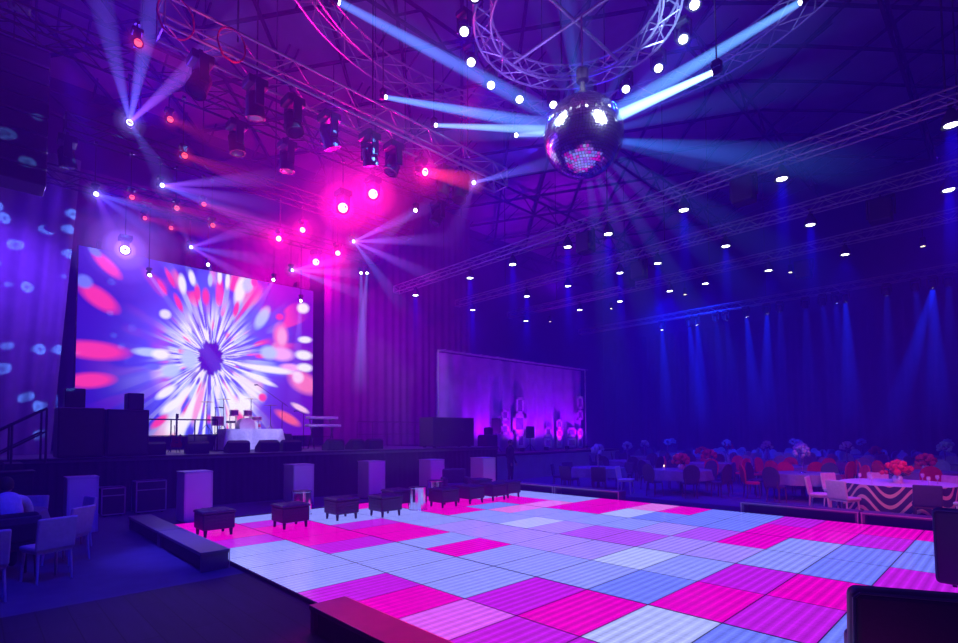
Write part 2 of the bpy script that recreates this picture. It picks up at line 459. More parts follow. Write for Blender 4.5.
# ------------------------------------------------------------------ ottomans
def ottoman_proto():
    t = thing('ottoman', 'x', 'ottoman', (0, 0, 0), 0, 'dark tufted cube ottomans on the dance floor')
    MB().bbox((0, 0, .285), (.58, .58, .31), .03, 3).build('base', M['ottoman'], t)
    bm = bmesh.new()
    N = 24
    vs = [[None] * (N + 1) for _ in range(N + 1)]
    for a in range(N + 1):
        for c in range(N + 1):
            x = (a / N - .5) * .60; y = (c / N - .5) * .60
            e = min(1, 6 * min(a, N - a, c, N - c) / N)
            z = .465 + .05 * math.sqrt(e) - .012 * (1 + math.cos(a / N * PI * 8) * math.cos(c / N * PI * 8)) * e
            vs[a][c] = bm.verts.new((x, y, z))
    for a in range(N):
        for c in range(N):
            bm.faces.new((vs[a][c], vs[a + 1][c], vs[a + 1][c + 1], vs[a][c + 1]))
    mb = MB(); mb.bm.free(); mb.bm = bm
    mb.box((0, 0, .452), (.60, .60, .026))
    mb.build('cushion', M['ottoman'], t, smooth=False)
    for sx_ in (-1, 1):
        for sy_ in (-1, 1):
            MB().tube((sx_ * .23, sy_ * .23, .14), (sx_ * .235, sy_ * .235, 0), .035, 10, .025).build('leg', M['black'], t)
    return t
# studded side texture
def tuft(m):
    nt = m.node_tree; b = nt.nodes['Principled BSDF']
    tc = nt.nodes.new('ShaderNodeTexCoord'); vo = nt.nodes.new('ShaderNodeTexVoronoi'); vo.inputs['Scale'].default_value = 16; vo.inputs['Randomness'].default_value = 0
    nt.links.new(tc.outputs['Object'], vo.inputs['Vector'])
    bp = nt.nodes.new('ShaderNodeBump'); bp.inputs['Strength'].default_value = .6; bp.inputs['Distance'].default_value = .02
    nt.links.new(vo.outputs['Distance'], bp.inputs['Height']); nt.links.new(bp.outputs[0], b.inputs['Normal'])
tuft(M['ottoman'])
OT = [(-11.01, 3.45, 'dark tufted ottoman alone beside the end of the left wooden bench'),
      (-10.74, 4.86, 'dark tufted ottoman in front of a small mirrored drum table'),
      (-10.93, 6.16, 'dark tufted ottoman third from the left, before a gap between plinths'),
      (-10.58, 7.12, 'dark tufted ottoman with blue front left of the tall mirrored drum table'),
      (-11.43, 8.05, 'dark ottoman partly hidden behind the blue-fronted ottoman'),
      (-10.75, 9.08, 'dark ottoman just right of the tall mirrored drum table'),
      (-10.78, 10.08, 'dark ottoman in front of the blue club chair'),
      (-10.75, 10.95, 'dark ottoman right of the club chair, next to last in the row'),
      (-10.90, 11.74, 'last dark ottoman in the row, nearest the far benches'),
      (-12.03, 11.65, 'dark ottoman set back in front of the rightmost plinth')]
p0 = None
for x, y, lb in OT:
    if p0 is None:
        p0 = ottoman_proto(); p0.location = (x, y, .057); p0['label'] = lb
    else:
        dup(p0, (x, y, .057), 0, lb)
# mirrored drum tables
def drum_table(x, y, z, lb, h=.58, r=.24):
    t = thing('mirrored_side_table', lb, 'side table', (x, y, z), 0, 'mirrored drum side tables')
    MB().lathe([(0, 0), (r, 0), (r, .02), (r - .01, .03), (r - .01, h - .03), (r, h - .02), (r, h), (r - .02, h), (r - .03, h - .015), (0, h - .015)], 20).build('drum', M['mirrormetal'], t)
    MB().lathe([(0, h), (r - .025, h), (r - .025, h + .004), (0, h + .004)], 20).build('table_top', M['darksteel'], t)
drum_table(-10.75, 8.22, .057, 'mirrored drum side table standing between ottomans, reflecting pink and blue')
drum_table(-12.1, 5.75, .057, 'mirrored drum side table behind the second ottoman from the left')
drum_table(-11.9, 9.75, .057, 'mirrored drum side table behind the ottomans, left of the club chair')
# club chair between the ottomans
t = thing('club_chair', 'dark blue club chair behind the ottomans, in front of the last plinth', 'armchair', (-12.0, 10.62, .057), R(60))
MB().bbox((0, 0, .28), (.62, .6, .26), .04, 3).build('seat', M['chairblue'], t)
MB().bbox((0, .30, .52), (.72, .14, .66), .05, 3).build('backrest', M['chairblue'], t)
for s in (-1, 1):
    MB().bbox((s * .36, 0, .36), (.12, .62, .5), .04, 3).build('armrest', M['chairblue'], t)
for a in (-1, 1):
    for c in (-1, 1): MB().tube((a * .3, c * .25, .16), (a * .3, c * .25, 0), .025, 8).build('leg', M['black'], t)

# ------------------------------------------------------------------ plinths
def plinth(x, y, rz, lb, wd=.56, front=True):
    t = thing('plinth', lb, 'plinth', (x, y, .012), rz, 'white display plinths in front of the stage')
    MB().bbox((0, 0, .57), (wd, wd, 1.12), .008, 1).build('body', M['plinth'], t)
    if front:
        mb = MB().box((0, -wd / 2 - .012, .57), (wd - .04, .02, 1.06))
        mb.build('front_panel', M['plinthface'], t)
        fr_ = MB()
        for s in (-1, 1): fr_.box((s * (wd / 2 - .02), -wd / 2 - .016, .57), (.035, .03, 1.12))
        fr_.box((0, -wd / 2 - .016, 1.115), (wd, .03, .03)).box((0, -wd / 2 - .016, .02), (wd, .03, .03))
        fr_.build('frame', M['plinth'], t)
    MB().box((0, 0, 1.135), (wd + .02, wd + .02, .02)).build('top', M['plinth'], t)
    return t
PL = [(-13.6, 1.66, 90, 'plain white plinth at far left behind the banquet chairs', .52), (-13.5, 3.78, 90, 'white plinth with framed front above the leftmost ottoman', .60),
      (-14.25, 6.68, 90, 'white plinth behind the second ottoman and small mirrored table', .60), (-14.15, 9.0, 90, 'white plinth with violet front, right of the third ottoman', .60),
      (-13.4, 10.8, 90, 'white plinth behind the tall mirrored drum table', .58), (-13.0, 12.75, 90, 'white plinth behind the club chair, rightmost of the row', .60)]
for x, y, a, lb, wd in PL: plinth(x, y, R(a), lb, wd)

# ------------------------------------------------------------------ stage
ZD = 1.45
def SFX(y): return -16.6 + (y - 1) * 2 / 14.2       # front edge line of the stage
t = thing('stage', 'long black stage with a dark skirt along the back of the hall', 'stage', (0, 0, 0))
MB().prism([(-25.5, -1, ZD - .12), (SFX(0.2), 0.2, ZD - .12), (SFX(15.2), 15.2, ZD - .12), (-16.6, 15.2, ZD - .12), (-16.6, 13.85, ZD - .12), (-25.5, 13.85, ZD - .12)], (0, 0, .12)).build('deck', mat('stage_deck', (.09, .085, .11), .5, scale=2), t)
# pleated skirt
mb = MB(); pts = []
n = 260
for k in range(n + 1):
    y = .2 + 15 * k / n; pts.append((SFX(y) - .05 + .022 * math.sin(k * 1.9), y))
for k in range(n + 1, n + 61):
    s = (k - n) / 60; pts.append((SFX(15.2) - .05 - s * 1.8, 15.17 + .02 * math.sin(k * 1.9)))
vs = [(mb.bm.verts.new((x, y, 0.0)), mb.bm.verts.new((x, y, ZD - .12))) for x, y in pts]
for a, c in zip(vs, vs[1:]): mb.bm.faces.new((a[0], c[0], c[1], a[1]))
mb.build('skirt', mat('stage_skirt', (.02, .017, .03), .9, scale=20), t, smooth=True)
MB().tube((SFX(.2) + .01, .2, ZD - .03), (SFX(15.2) + .01, 15.2, ZD - .03), .025, 6).build('front_rail', M['darksteel'], t)
# stage extension to the right carrying the white drape
t = thing('side_platform', 'low grey platform with a plain skirt below the violet drape', 'platform', (0, 0, 0))
MB().box((-17.2, 20.2, 1.08), (4.4, 9.6, .10)).box((-18.1, 14.64, 1.08), (2.6, 1.52, .10)).build('deck', M['black'], t)
MB().box((-15.05, 20.2, .52), (.06, 9.6, 1.03)).build('skirt', mat('grey_skirt', (.30, .28, .36), .9, scale=2), t)

# LED screen with a painted-light burst, computed per point
SX, SY0, SY1, SZ0, SZ1 = -22.0, 2.45, 10.93, 1.95, 8.46
NU, NV = 420, 320
us = np.linspace(SY0, SY1, NU); vs_ = np.linspace(SZ0, SZ1, NV)
U, V = np.meshgrid(us, vs_)
cu, cv = 6.67, 5.01
dx, dy = U - cu, V - cv
rad = np.hypot(dx, dy * .82); ang = np.arctan2(dy, dx)
img = np.zeros((NV, NU, 3)); img[:] = lin((44, 14, 178))
img += np.array([.10, .0, .02]) * np.clip((dx + 1) / 5, 0, 1)[..., None]        # violet towards the right
img += np.array([.0, .02, .18]) * np.exp(-((rad - 1.2) / 1.6) ** 2)[..., None]
WHT, PNK, BLU, CYA = np.array([1., .95, 1.]), np.array([1., .04, .32]), np.array([.12, .14, 1.]), np.array([.5, .62, 1.])
def streak(a, r, la, lr, col, s):
    """a light blob stretched along its ray"""
    global img
    da = np.angle(np.exp(1j * (ang - a))) * rad
    d = (da / la) ** 2 + ((rad - r) / lr) ** 2
    k = np.clip(1.5 - d, 0, 1) * s
    k = k * k * (3 - 2 * k) if s <= 1 else np.minimum(k, 1)
    img = img * (1 - k[..., None]) + np.array(col) * k[..., None]
def blob(y, z, a, b, rot, col, s=1.0, hard=2.0):
    global img
    c, sn = math.cos(rot), math.sin(rot)
    p = (U - y) * c + (V - z) * sn; q = -(U - y) * sn + (V - z) * c
    d = np.sqrt((p / a) ** 2 + (q / b) ** 2)
    k = np.clip((1.0 - d) * hard + .15, 0, 1) * s
    img = img * (1 - k[..., None]) + np.array(col) * k[..., None]
def vnoise(na, nr, seed):
    """smooth noise over (angle, log radius), periodic in angle"""
    g = np.random.default_rng(seed).random((40, na))
    x = (ang / (2 * PI) + .5) * na; y = np.clip((np.log(np.maximum(rad, .05)) + 3) * nr, 0, 38.9)
    x0 = np.floor(x).astype(int); y0 = np.floor(y).astype(int); fx = x - x0; fy = y - y0
    fx = fx * fx * (3 - 2 * fx); fy = fy * fy * (3 - 2 * fy)
    a = g[y0, x0 % na]; b_ = g[y0, (x0 + 1) % na]; c = g[y0 + 1, x0 % na]; d = g[y0 + 1, (x0 + 1) % na]
    return (a * (1 - fx) + b_ * fx) * (1 - fy) + (c * (1 - fx) + d * fx) * fy
def sstep(a, b_, v):
    t = np.clip((v - a) / (b_ - a), 0, 1); return t * t * (3 - 2 * t)
def layer(na, nr, seed, lo, hi, col, mask, s=1.0):
    global img
    k = (sstep(lo, hi, vnoise(na, nr, seed)) * mask * s)[..., None]
    img = img * (1 - k) + np.array(col) * k
ca_, sa_ = np.cos(ang), np.sin(ang)
leftdark = sstep(-.35, -.75, ca_) * sstep(1.1, 2.3, rad)
rightgap = sstep(.45, .75, ca_) * sstep(-.1, -.3, sa_) * sstep(1.9, 2.6, rad)
topgap = sstep(.55, .8, sa_) * 0
near = sstep(3.6, 1.0, rad); keep = (1 - .93 * leftdark) * (1 - rightgap)
low = sstep(.1, -.5, sa_)
img += (np.array([.10, .10, .75]) * (np.exp(-((rad - 1.1) / 1.5) ** 2) * .8)[..., None])
layer(56, 2.6, 1, .42, .70, [.07, .10, .95], keep * sstep(4.2, 2.0, rad), .9)
layer(48, 3.0, 2, .62, .82, [1., .05, .34], keep * sstep(1.3, 2.0, rad) * sstep(4.6, 3.2, rad), .95)
layer(96, 2.2, 3, .52, .74, [.52, .62, 1.0], keep * near, .95)
layer(130, 1.5, 4, .50, .68, [1., .96, 1.], keep * sstep(2.2 , .8, rad - 1.5 * low), .95)
layer(190, 1.1, 5, .50, .70, [1., .95, 1.], keep * sstep(2.0, .7, rad), .95)
layer(150, 1.5, 6, .50, .70, [.10, .05, .62], sstep(1.9, .8, rad), .8)
layer(46, 1.6, 8, .60, .80, [1., .90, 1.], low * keep * sstep(4.2, 2.6, rad), .9)
layer(70, 2.0, 7, .70, .86, [1., .08, .42], keep * sstep(.7, 1.0, rad) * sstep(2.2, 1.4, rad), .8)
for (y, z, a, b, ro, col) in [
    (3.05, 6.75, .75, .36, -.62, PNK), (2.62, 7.25, .28, .26, -.6, np.array([.16, .2, 1])), (3.25, 7.95, .62, .24, -.75, PNK), (2.9, 8.35, .25, .16, -.7, np.array([.16, .2, 1])),
    (2.95, 4.92, 1.10, .36, -.02, PNK), (2.85, 3.88, .80, .30, .12, PNK), (4.55, 5.02, .55, .18, 0, CYA), (4.95, 4.98, .35, .22, 0, WHT), (4.7, 4.5, .3, .14, .1, BLU),
    (5.62, 7.75, .15, .42, .15, WHT), (5.95, 8.05, .13, .34, .2, WHT), (5.2, 7.9, .10, .42, .45, PNK), (4.95, 7.5, .10, .34, .5, PNK), (5.5, 7.0, .12, .40, .4, PNK), (5.07, 6.5, .22, .20, 0, WHT * .85),
    (6.15, 7.5, .13, .38, .1, PNK), (6.45, 7.4, .16, .38, .05, PNK), (6.95, 7.75, .16, .6, -.05, PNK), (6.6, 8.1, .1, .3, 0, CYA), (6.95, 8.3, .1, .34, 0, WHT), (7.25, 8.2, .1, .4, -.05, WHT),
    (7.75, 7.9, .24, .75, -.22, WHT), (8.05, 8.2, .25, .4, -.2, CYA), (8.3, 8.35, .16, .22, 0, PNK), (7.6, 7.1, .12, .4, -.2, PNK), (8.65, 6.9, .26, .62, -.5, CYA), (9.4, 7.05, .2, .16, .3, PNK),
    (9.45, 6.25, .38, .62, 0, np.array([1, .18, .55])), (9.5, 6.2, .24, .45, 0, np.array([1, .42, .7])), (10.45, 7.6, .32, .26, .3, WHT), (10.55, 6.2, .36, .17, .1, WHT), (10.5, 5.5, .45, .24, 0, WHT),
    (9.5, 5.45, .62, .34, 0, np.array([1, .45, .9])), (8.95, 5.45, .42, .34, 0, CYA), (9.9, 4.9, .55, .2, 0, np.array([1, .4, .85])), (10.55, 4.95, .42, .22, 0, WHT), (10.55, 4.25, .85, .5, -.35, np.array([1, .20, .45])), (10.25, 4.5, .3, .3, -.4, np.array([1, .7, .9])),
    (9.0, 4.75, 1.3, .17, -.06, WHT), (8.6, 4.3, .8, .13, -.35, WHT), (10.35, 3.15, .5, .14, -.45, np.array([1, .6, .8])), (9.8, 2.7, .7, .22, -.5, np.array([1, .12, .2])), (8.7, 3.55, .2, .2, 0, PNK),
    (5.3, 4.4, .4, .3, .5, CYA), (5.9, 4.9, .35, .5, .2, CYA), (5.15, 3.6, .18, .46, -.9, WHT), (5.35, 3.1, .2, .55, -.85, WHT), (5.7, 3.5, .15, .6, -.6, WHT), (6.0, 2.9, .2, .9, -.4, WHT), (6.25, 3.2, .14, .9, -.25, np.array([1, .35, .7])),
    (5.5, 2.4, .28, .55, -.6, WHT), (4.95, 2.5, .16, .4, -.8, PNK), (7.5, 3.1, .14, .8, .3, WHT), (7.15, 2.9, .13, .8, .15, CYA), (8.0, 3.3, .3, .45, .5, WHT), (7.9, 2.5, .2, .6, .5, PNK)]:
    blob(y, z, a, b, ro, col, .96)
hub = np.clip(1.5 - (np.hypot(dx / .40, dy / .60) + .10 * np.sin(ang * 9) + .06 * np.sin(ang * 23)) * 1.25, 0, 1) * 4
hub = np.clip(hub, 0, 1)[..., None]
img = img * (1 - hub) + np.array(lin((62, 20, 190))) * hub
bm = bmesh.new()
me = bpy.data.meshes.new('screen_face')
co_ = np.stack([np.full(U.size, SX), U.ravel(), V.ravel()], 1)
idx = np.arange(NU * NV).reshape(NV, NU)
faces = np.stack([idx[:-1, :-1], idx[:-1, 1:], idx[1:, 1:], idx[1:, :-1]], -1).reshape(-1, 4)
me.from_pydata(co_.tolist(), [], faces.tolist())
ca = me.color_attributes.new('light', 'FLOAT_COLOR', 'POINT')
ca.data.foreach_set('color', np.concatenate([img.reshape(-1, 3), np.ones((U.size, 1))], 1).astype(np.float32).ravel())
bm.free()
m = bpy.data.materials.new('led_screen'); m.use_nodes = True
nt = m.node_tree; b = nt.nodes['Principled BSDF']
at = nt.nodes.new('ShaderNodeAttribute'); at.attribute_name = 'light'
nt.links.new(at.outputs['Color'], b.inputs['Emission Color']); b.inputs['Emission Strength'].default_value = 1.25
b.inputs['Base Color'].default_value = (.01, .01, .012, 1); b.inputs['Roughness'].default_value = .6
me.materials.append(m)
scr = thing('video_screen', 'huge video screen at the back of the stage showing a radiating pink and white burst', 'screen', (0, 0, 0))
o = bpy.data.objects.new('screen_face', me); link(o, scr)
MB().box((SX - .12, (SY0 + SY1) / 2, (SZ0 + SZ1) / 2), (.2, SY1 - SY0 + .06, SZ1 - SZ0 + .06)).build('cabinet', M['black'], scr)
mb = MB()
for y in (SY0 + .6, (SY0 + SY1) / 2, SY1 - .6): mb.box((SX - .4, y, (SZ0 + SZ1) / 2 + .0), (.3, .12, SZ1 - ZD + .2))
mb.build('support_frame', M['black'], scr)

# drapes: pleated sheets
def drape(name, p, q, z0, z1, m, pleat=.35, amp=.06, label=None, cat='curtain', skew=0.0, group=None):
    p = Vector((*p, 0)); q = Vector((*q, 0)); d = q - p; L = d.length; d.normalize(); nrm = Vector((-d.y, d.x, 0))
    n = max(8, int(L / pleat * 8)); NZ = 8
    mb = MB(); rows = []
    for j in range(NZ + 1):
        h = j / NZ; row = []
        for k in range(n + 1):
            s = L * k / n
            ph = s / pleat * 2 * PI
            off = amp * (math.sin(ph + .6 * math.sin(ph * .23)) + .4 * math.sin(ph * .37 + 2)) * (1.15 - .35 * h)
            pt = p + d * (s + skew * (1 - h) * (k / n)) + nrm * off
            row.append(mb.bm.verts.new((pt.x, pt.y, z0 + (z1 - z0) * h)))
        rows.append(row)
    for a, c in zip(rows, rows[1:]):
        for k in range(n): mb.bm.faces.new((a[k], a[k + 1], c[k + 1], c[k]))
    o = mb.build(name, m, smooth=True)
    return tag(o, label, cat, group)
M['drape_grey'] = mat('grey_drape', (.26, .24, .30), .9, scale=2)
M['drape_dark'] = mat('dark_drape', (.11, .07, .17), .9, scale=2)
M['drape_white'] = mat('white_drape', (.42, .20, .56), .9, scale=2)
M['drape_black'] = mat('black_drape', (.05, .05, .07), .95, scale=2)
drape('curtain', (-20.2, -7.6), (-20.2, 2.25), ZD, 10.6, M['drape_grey'], .55, .07, 'tall grey curtain at the left of the stage dotted with blue light spots', skew=-.55)
drape('curtain', (-22.9, 2.0), (-22.9, 11.2), ZD, 11.5, M['drape_dark'], .45, .03, 'dark curtain hanging behind the video screen')
drape('curtain', (-21.0, 10.95), (-21.0, 19.7), ZD + .01, 13.9, M['drape_dark'], .45, .025, 'tall dark violet curtain right of the video screen')
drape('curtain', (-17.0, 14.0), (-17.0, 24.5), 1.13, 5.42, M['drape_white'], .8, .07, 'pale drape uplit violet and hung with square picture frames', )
t = thing('drape_rail', 'thin pipe rail along the top of the violet drape', 'rail', (-16.78, 19.2, 5.47))
MB().tube((0, -5.3, 0), (0, 5.3, 0), .03, 8).build('pipe', M['steel'], t)
mb = MB()
for k in range(30): mb.tube((.03, -5.2 + k * .36, .02), (.05, -5.2 + k * .36 + .3, .06 - .02 * (k % 3)), .02, 5)
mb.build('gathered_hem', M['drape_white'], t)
for y in (-5.3, 5.3): MB().tube((0, y, 0), (0, y, -4.3), .03, 8).build('upright', M['steel'], t)
drape('curtain', (-25.0, 40.5), (5.5, 40.5), 0.0, 10.0, M['drape_black'], .8, .08, 'black curtain across the far end behind the banquet tables')

# picture frames hanging on the drape
FR = [((17.99, 2.84), .5, .5), ((17.98, 2.18), .5, .5), ((19.06, 3.32), .55, .8), ((19.02, 2.44), 1.0, 1.0), ((19.1, 1.62), .6, .7), ((21.22, 2.04), .55, .5), ((21.21, 1.47), .6, .5), ((22.15, 2.45), .5, .5), ((22.14, 1.94), .5, .45),
      ((22.13, 1.45), .5, .5), ((23.23, 1.45), .75, .5), ((23.24, 2.02), .75, .5), ((24.05, 3.64), .55, .7), ((24.04, 2.96), .55, .55), ((24.02, 1.98), .5, .45), ((24.0, 1.45), .5, .6)]
FLB = ['small frame left of the big one, upper', 'small frame left of the big one, lower', 'tall frame above the biggest frame', 'biggest square frame in the middle of the drape', 'frame just below the biggest frame',
       'upper of two frames in the drape middle right', 'lower of two frames in the drape middle right', 'top of a column of three small frames', 'middle of a column of three small frames', 'bottom of a column of three small frames',
       'wide frame low on the drape, lower of a pair', 'wide frame low on the drape, upper of a pair', 'topmost frame at the right edge of the drape', 'second frame down at the right edge of the drape', 'third frame down at the right edge of the drape', 'lowest frame at the right edge of the drape']
for ((y, z), wy, hz), lb in zip(FR, FLB):
    t = thing('picture_frame', 'pale picture frame hung on the violet drape, ' + lb.replace('the drape', 'it').replace(' at the right edge of it', ' at its right edge').replace('of two frames in it middle right', 'of two right of centre').replace('wide frame low on it, ', 'wide and low, ').replace('biggest square frame in the middle of it', 'the biggest, in the middle'), 'picture frame', (-16.82, y, z), 0, 'picture frames on the violet drape')
    mb = MB(); k = .22 * min(wy, hz)
    mb.box((0, 0, hz / 2 - k / 2), (.03, wy, k)).box((0, 0, -hz / 2 + k / 2), (.03, wy, k)).box((0, wy / 2 - k / 2, 0), (.03, k, hz)).box((0, -wy / 2 + k / 2, 0), (.03, k, hz))
    mb.build('frame', M['frame'], t)
    MB().box((-.012, 0, 0), (.008, wy - k, hz - k)).build('picture', M['picture'], t)


# ------------------------------------------------------------------ trusses
def truss_mb(p, q, s=.42, nrm=None, r=.028):
    p = Vector(p); q = Vector(q); d = (q - p); L = d.length; d.normalize()
    up = Vector((0, 0, 1)); side = d.cross(up).normalized()
    mb = MB(); cs = []
    for a in (-1, 1):
        for c in (-1, 1): cs.append(side * (a * s / 2) + up * (c * s / 2))
    for c in cs: mb.tube(p + c, q + c, r, 6)
    n = max(1, int(round(L / (s * 1.15))))
    prs = [(0, 1), (2, 3), (0, 2), (1, 3)]
    for k in range(n):
        a = p + d * (L * k / n); b_ = p + d * (L * (k + 1) / n)
        for x, y in prs:
            i, j = (x, y) if k % 2 else (y, x)
            mb.tube(a + cs[i], b_ + cs[j], r * .42, 4)
    for x, y in prs: mb.tube(p + cs[x], p + cs[y], r * .7, 5).tube(q + cs[x], q + cs[y], r * .7, 5)
    return mb
def truss_dark(p, q, label, s): return truss(p, q, label, s, m='darksteel')
def truss(p, q, label, s=.42, rods=(.15, .5, .85), group=None, m='steel', r=.028):
    p = Vector(p); q = Vector(q); c = (p + q) / 2
    t = thing('hanging_truss', label, 'truss', c, 0, group)
    truss_mb(p - c, q - c, s, r=r).build('lattice', M[m], t)
    for f in rods:
        a = p.lerp(q, f); top = min(roofz(a.x) - .3, 18)
        MB().tube(a - c + Vector((0, 0, s / 2)), (a.x - c.x, a.y - c.y, top - c.z), .018, 5).build('chain', M['darksteel'], t)
    return t
ZT = 8.52
truss((-19.5, 13.72, ZT), (2.5, 13.72, ZT), 'lighting truss nearest the dance floor, upper of the three sloping lines at right', s=.30, r=.02)
truss((-19.5, 17.42, ZT), (2.5, 17.42, ZT), 'lighting truss over the banquet tables, middle of the three sloping lines at right', s=.30, r=.02)
truss((-19.5, 21.25, ZT), (2.5, 21.25, ZT), 'lighting truss third back from the dance floor over the tables', s=.30, r=.02)
truss((-19.5, 28.0, 8.45), (2.5, 28.0, 8.45), 'rearmost lighting truss with the row of blue beam lamps', s=.30, r=.02)
truss((-10.0, 2.15, 9.15), (-10.0, 10.6, 9.15), 'silvery box truss sloping down from top left, hung with moving heads', .5)
truss_dark((-12.3, -1.5, 9.5), (-12.3, 10.8, 9.5), 'lighting truss second from the camera over the stage front', .4)
truss_dark((-15.5, 1.4, 9.4), (-15.5, 11.5, 9.4), 'lighting truss above the front edge of the stage', .4)
truss_dark((-18.8, -1.5, 9.4), (-18.8, 12.2, 9.4), 'lighting truss above the middle of the stage, just before the screen', .4)

RC = (-5.9, 8.45)
def ring(z, Rr, s, n, name_label):
    t = thing('hanging_ring_truss', name_label, 'ring truss', (RC[0], RC[1], z))
    mb = MB(); N = 72
    def P_(k, dr, dz, NN=N):
        a = 2 * PI * k / NN
        return ((Rr + dr) * math.cos(a), (Rr + dr) * math.sin(a), dz)
    for dr, dz in ((-s / 2, -s / 2), (s / 2, -s / 2), (-s / 2, s / 2), (s / 2, s / 2)):
        for k in range(N): mb.tube(P_(k, dr, dz), P_(k + 1, dr, dz), .026, 5)
    for k in range(n):
        f = 1 if k % 2 else -1
        mb.tube(P_(k, f * s / 2, -s / 2, n), P_(k + 1, -f * s / 2, -s / 2, n), .015, 4)
        mb.tube(P_(k, f * s / 2, s / 2, n), P_(k + 1, -f * s / 2, s / 2, n), .015, 4)
        mb.tube(P_(k, -s / 2, f * s / 2, n), P_(k + 1, -s / 2, -f * s / 2, n), .015, 4)
        mb.tube(P_(k, s / 2, f * s / 2, n), P_(k + 1, s / 2, -f * s / 2, n), .015, 4)
    mb.build('lattice', M['steel'], t)
    for k in range(4):
        a = 2 * PI * (k + .5) / 4
        MB().tube((Rr * math.cos(a), Rr * math.sin(a), s / 2), (Rr * math.cos(a), Rr * math.sin(a), 16.4 - z + .6), .018, 5).build('chain', M['darksteel'], t)
    return t
ring(10.35, 1.85, .34, 30, 'small circular truss above the mirror ball carrying round white lamps')
ring(12.0, 5.9, .5, 64, 'large circular truss around the mirror ball, seen as arcs at top left and right')

# ------------------------------------------------------------------ lamps
def orient(v):
    return Vector(v).to_track_quat('-Z', 'Y').to_euler()
def moving_head(loc, aim, ztop, lens, label, group, name='hanging_moving_head', sc=1.0):
    """yoke lamp hanging from a truss; head pivots to aim"""
    t = thing(name, label, 'stage light', loc, 0, group)
    h = ztop - loc[2]
    MB().bbox((0, 0, .36 * sc), (.34 * sc, .34 * sc, .14 * sc), .02).build('base', M['black'], t)
    mb = MB()
    for s in (-1, 1): mb.box((s * .2 * sc, 0, .13 * sc), (.05 * sc, .14 * sc, .42 * sc))
    mb.box((0, 0, .30 * sc), (.42 * sc, .14 * sc, .05 * sc)).build('yoke', M['black'], t)
    mb = MB().tube((0, 0, .40 * sc), (0, 0, max(h, .5 * sc)), .014, 6)
    mb.box((0, 0, max(h, .5 * sc) - .03), (.07, .07, .06)).build('clamp', M['darksteel'], t)
    e = orient(aim)
    hd = MB().lathe([(0, .20), (.10, .20), (.15, .12), (.155, -.10), (.165, -.16), (.165, -.22), (.14, -.22), (.14, -.205), (0, -.205)], 16)
    for v in hd.bm.verts: v.co *= sc
    h_ = hd.build('head', M['black'], t, rot=e)
    ln = MB().lathe([(0, -.212), (.115, -.212), (.115, -.218), (0, -.222)], 16)
    for v in ln.bm.verts: v.co *= sc
    ln.build('lens', M[lens], h_)
    return t
def lens_point(loc, aim, d=.27):
    a = Vector(aim).normalized(); return Vector(loc) + a * d
# stage lamps: kind, x, y, z, beam targets
LAMPS = [
('b', -12.3, 2.12, 8.28, [(-10.8, 2.15, 9.58), (-10.8, 2.99, 9.26), (-10.8, 1.56, 8.89), (-10.8, 2.44, 6.7)]),
('b', -15.5, 3.39, 8.57, [(-14.0, 4.89, 8.67), (-14.0, 4.89, 8.14), (-14.0, 4.9, 7.74)]),
('b', -15.5, 2.01, 7.91, [(-14.0, 2.2, 6.39), (-14.0, 2.88, 6.8), (-14.0, 3.28, 7.27)]),
('W', -18.8, 3.22, 7.65, []),
('b', -18.8, 5.01, 8.18, [(-17.3, 5.75, 8.36), (-17.3, 5.91, 7.75), (-17.3, 6.08, 7.14), (-17.3, 4.33, 8.29)]),
('n', -18.8, 3.86, 7.04, [(-17.3, 4.65, 5.16)]),
('n', -18.8, 5.56, 7.74, [(-17.3, 5.54, 6.23)]),
('n', -18.8, 7.8, 7.68, [(-17.3, 6.26, 5.37)]),
('b', -18.8, 8.44, 8.15, [(-17.3, 9.23, 8.27), (-17.3, 9.44, 7.94), (-17.3, 9.44, 7.46)]),
('b', -15.5, 9.08, 8.52, [(-14.0, 10.39, 9.33), (-14.0, 10.6, 8.53), (-14.0, 10.18, 7.59), (-14.0, 9.59, 6.64)]),
('n', -12.3, 9.35, 8.66, [(-10.8, 6.82, 6.45)]),
('n', -18.8, 11.44, 8.71, [(-17.3, 10.58, 4.42)]),
('n', -18.8, 11.73, 8.77, [(-17.3, 10.29, 2.52)]),
('b', -10.0, 9.52, 8.75, [(-8.5, 11.38, 9.45), (-8.5, 7.1, 5.49)]),
('R', -12.3, 6.93, 8.0, []), ('R', -12.3, 7.86, 8.67, []), ('R', -18.8, 9.44, 8.68, []), ('R2', -10.0, 7.76, 8.43, [(-8.8, 9.1, 8.1)]),
('r', -15.5, 7.34, 8.46, [(-14.0, 6.11, 6.77)]), ('r', -15.5, 6.61, 7.95, [(-14.0, 4.41, 7.6)]), ('r', -15.5, 8.54, 8.01, [(-14.0, 8.14, 6.52)]),
('q', -10.0, 1.81, 8.54, [(-8.5, 2.22, 7.49)]), ('q', -12.3, 2.83, 8.69, [(-10.8, 3.29, 7.79)]), ('q', -12.3, 3.11, 8.01, [(-10.8, 3.77, 7.25)]),
('q', -15.5, 2.75, 8.05, [(-14.0, 3.28, 7.39)]), ('q', -18.8, 3.69, 8.78, [(-17.3, 4.33, 8.26)]), ('q', -15.5, 3.77, 8.07, [(-14.0, 4.17, 7.53)]),
('q', -18.8, 4.42, 8.66, [(-17.3, 4.88, 8.22)]), ('q', -15.5, 4.43, 8.38, [(-14.0, 4.9, 7.74)]), ('q', -15.5, 4.67, 7.85, [(-14.0, 5.03, 7.24)]),
('n', -18.8, 8.84, 7.09, [(-17.3, 8.01, 4.56)]),
]
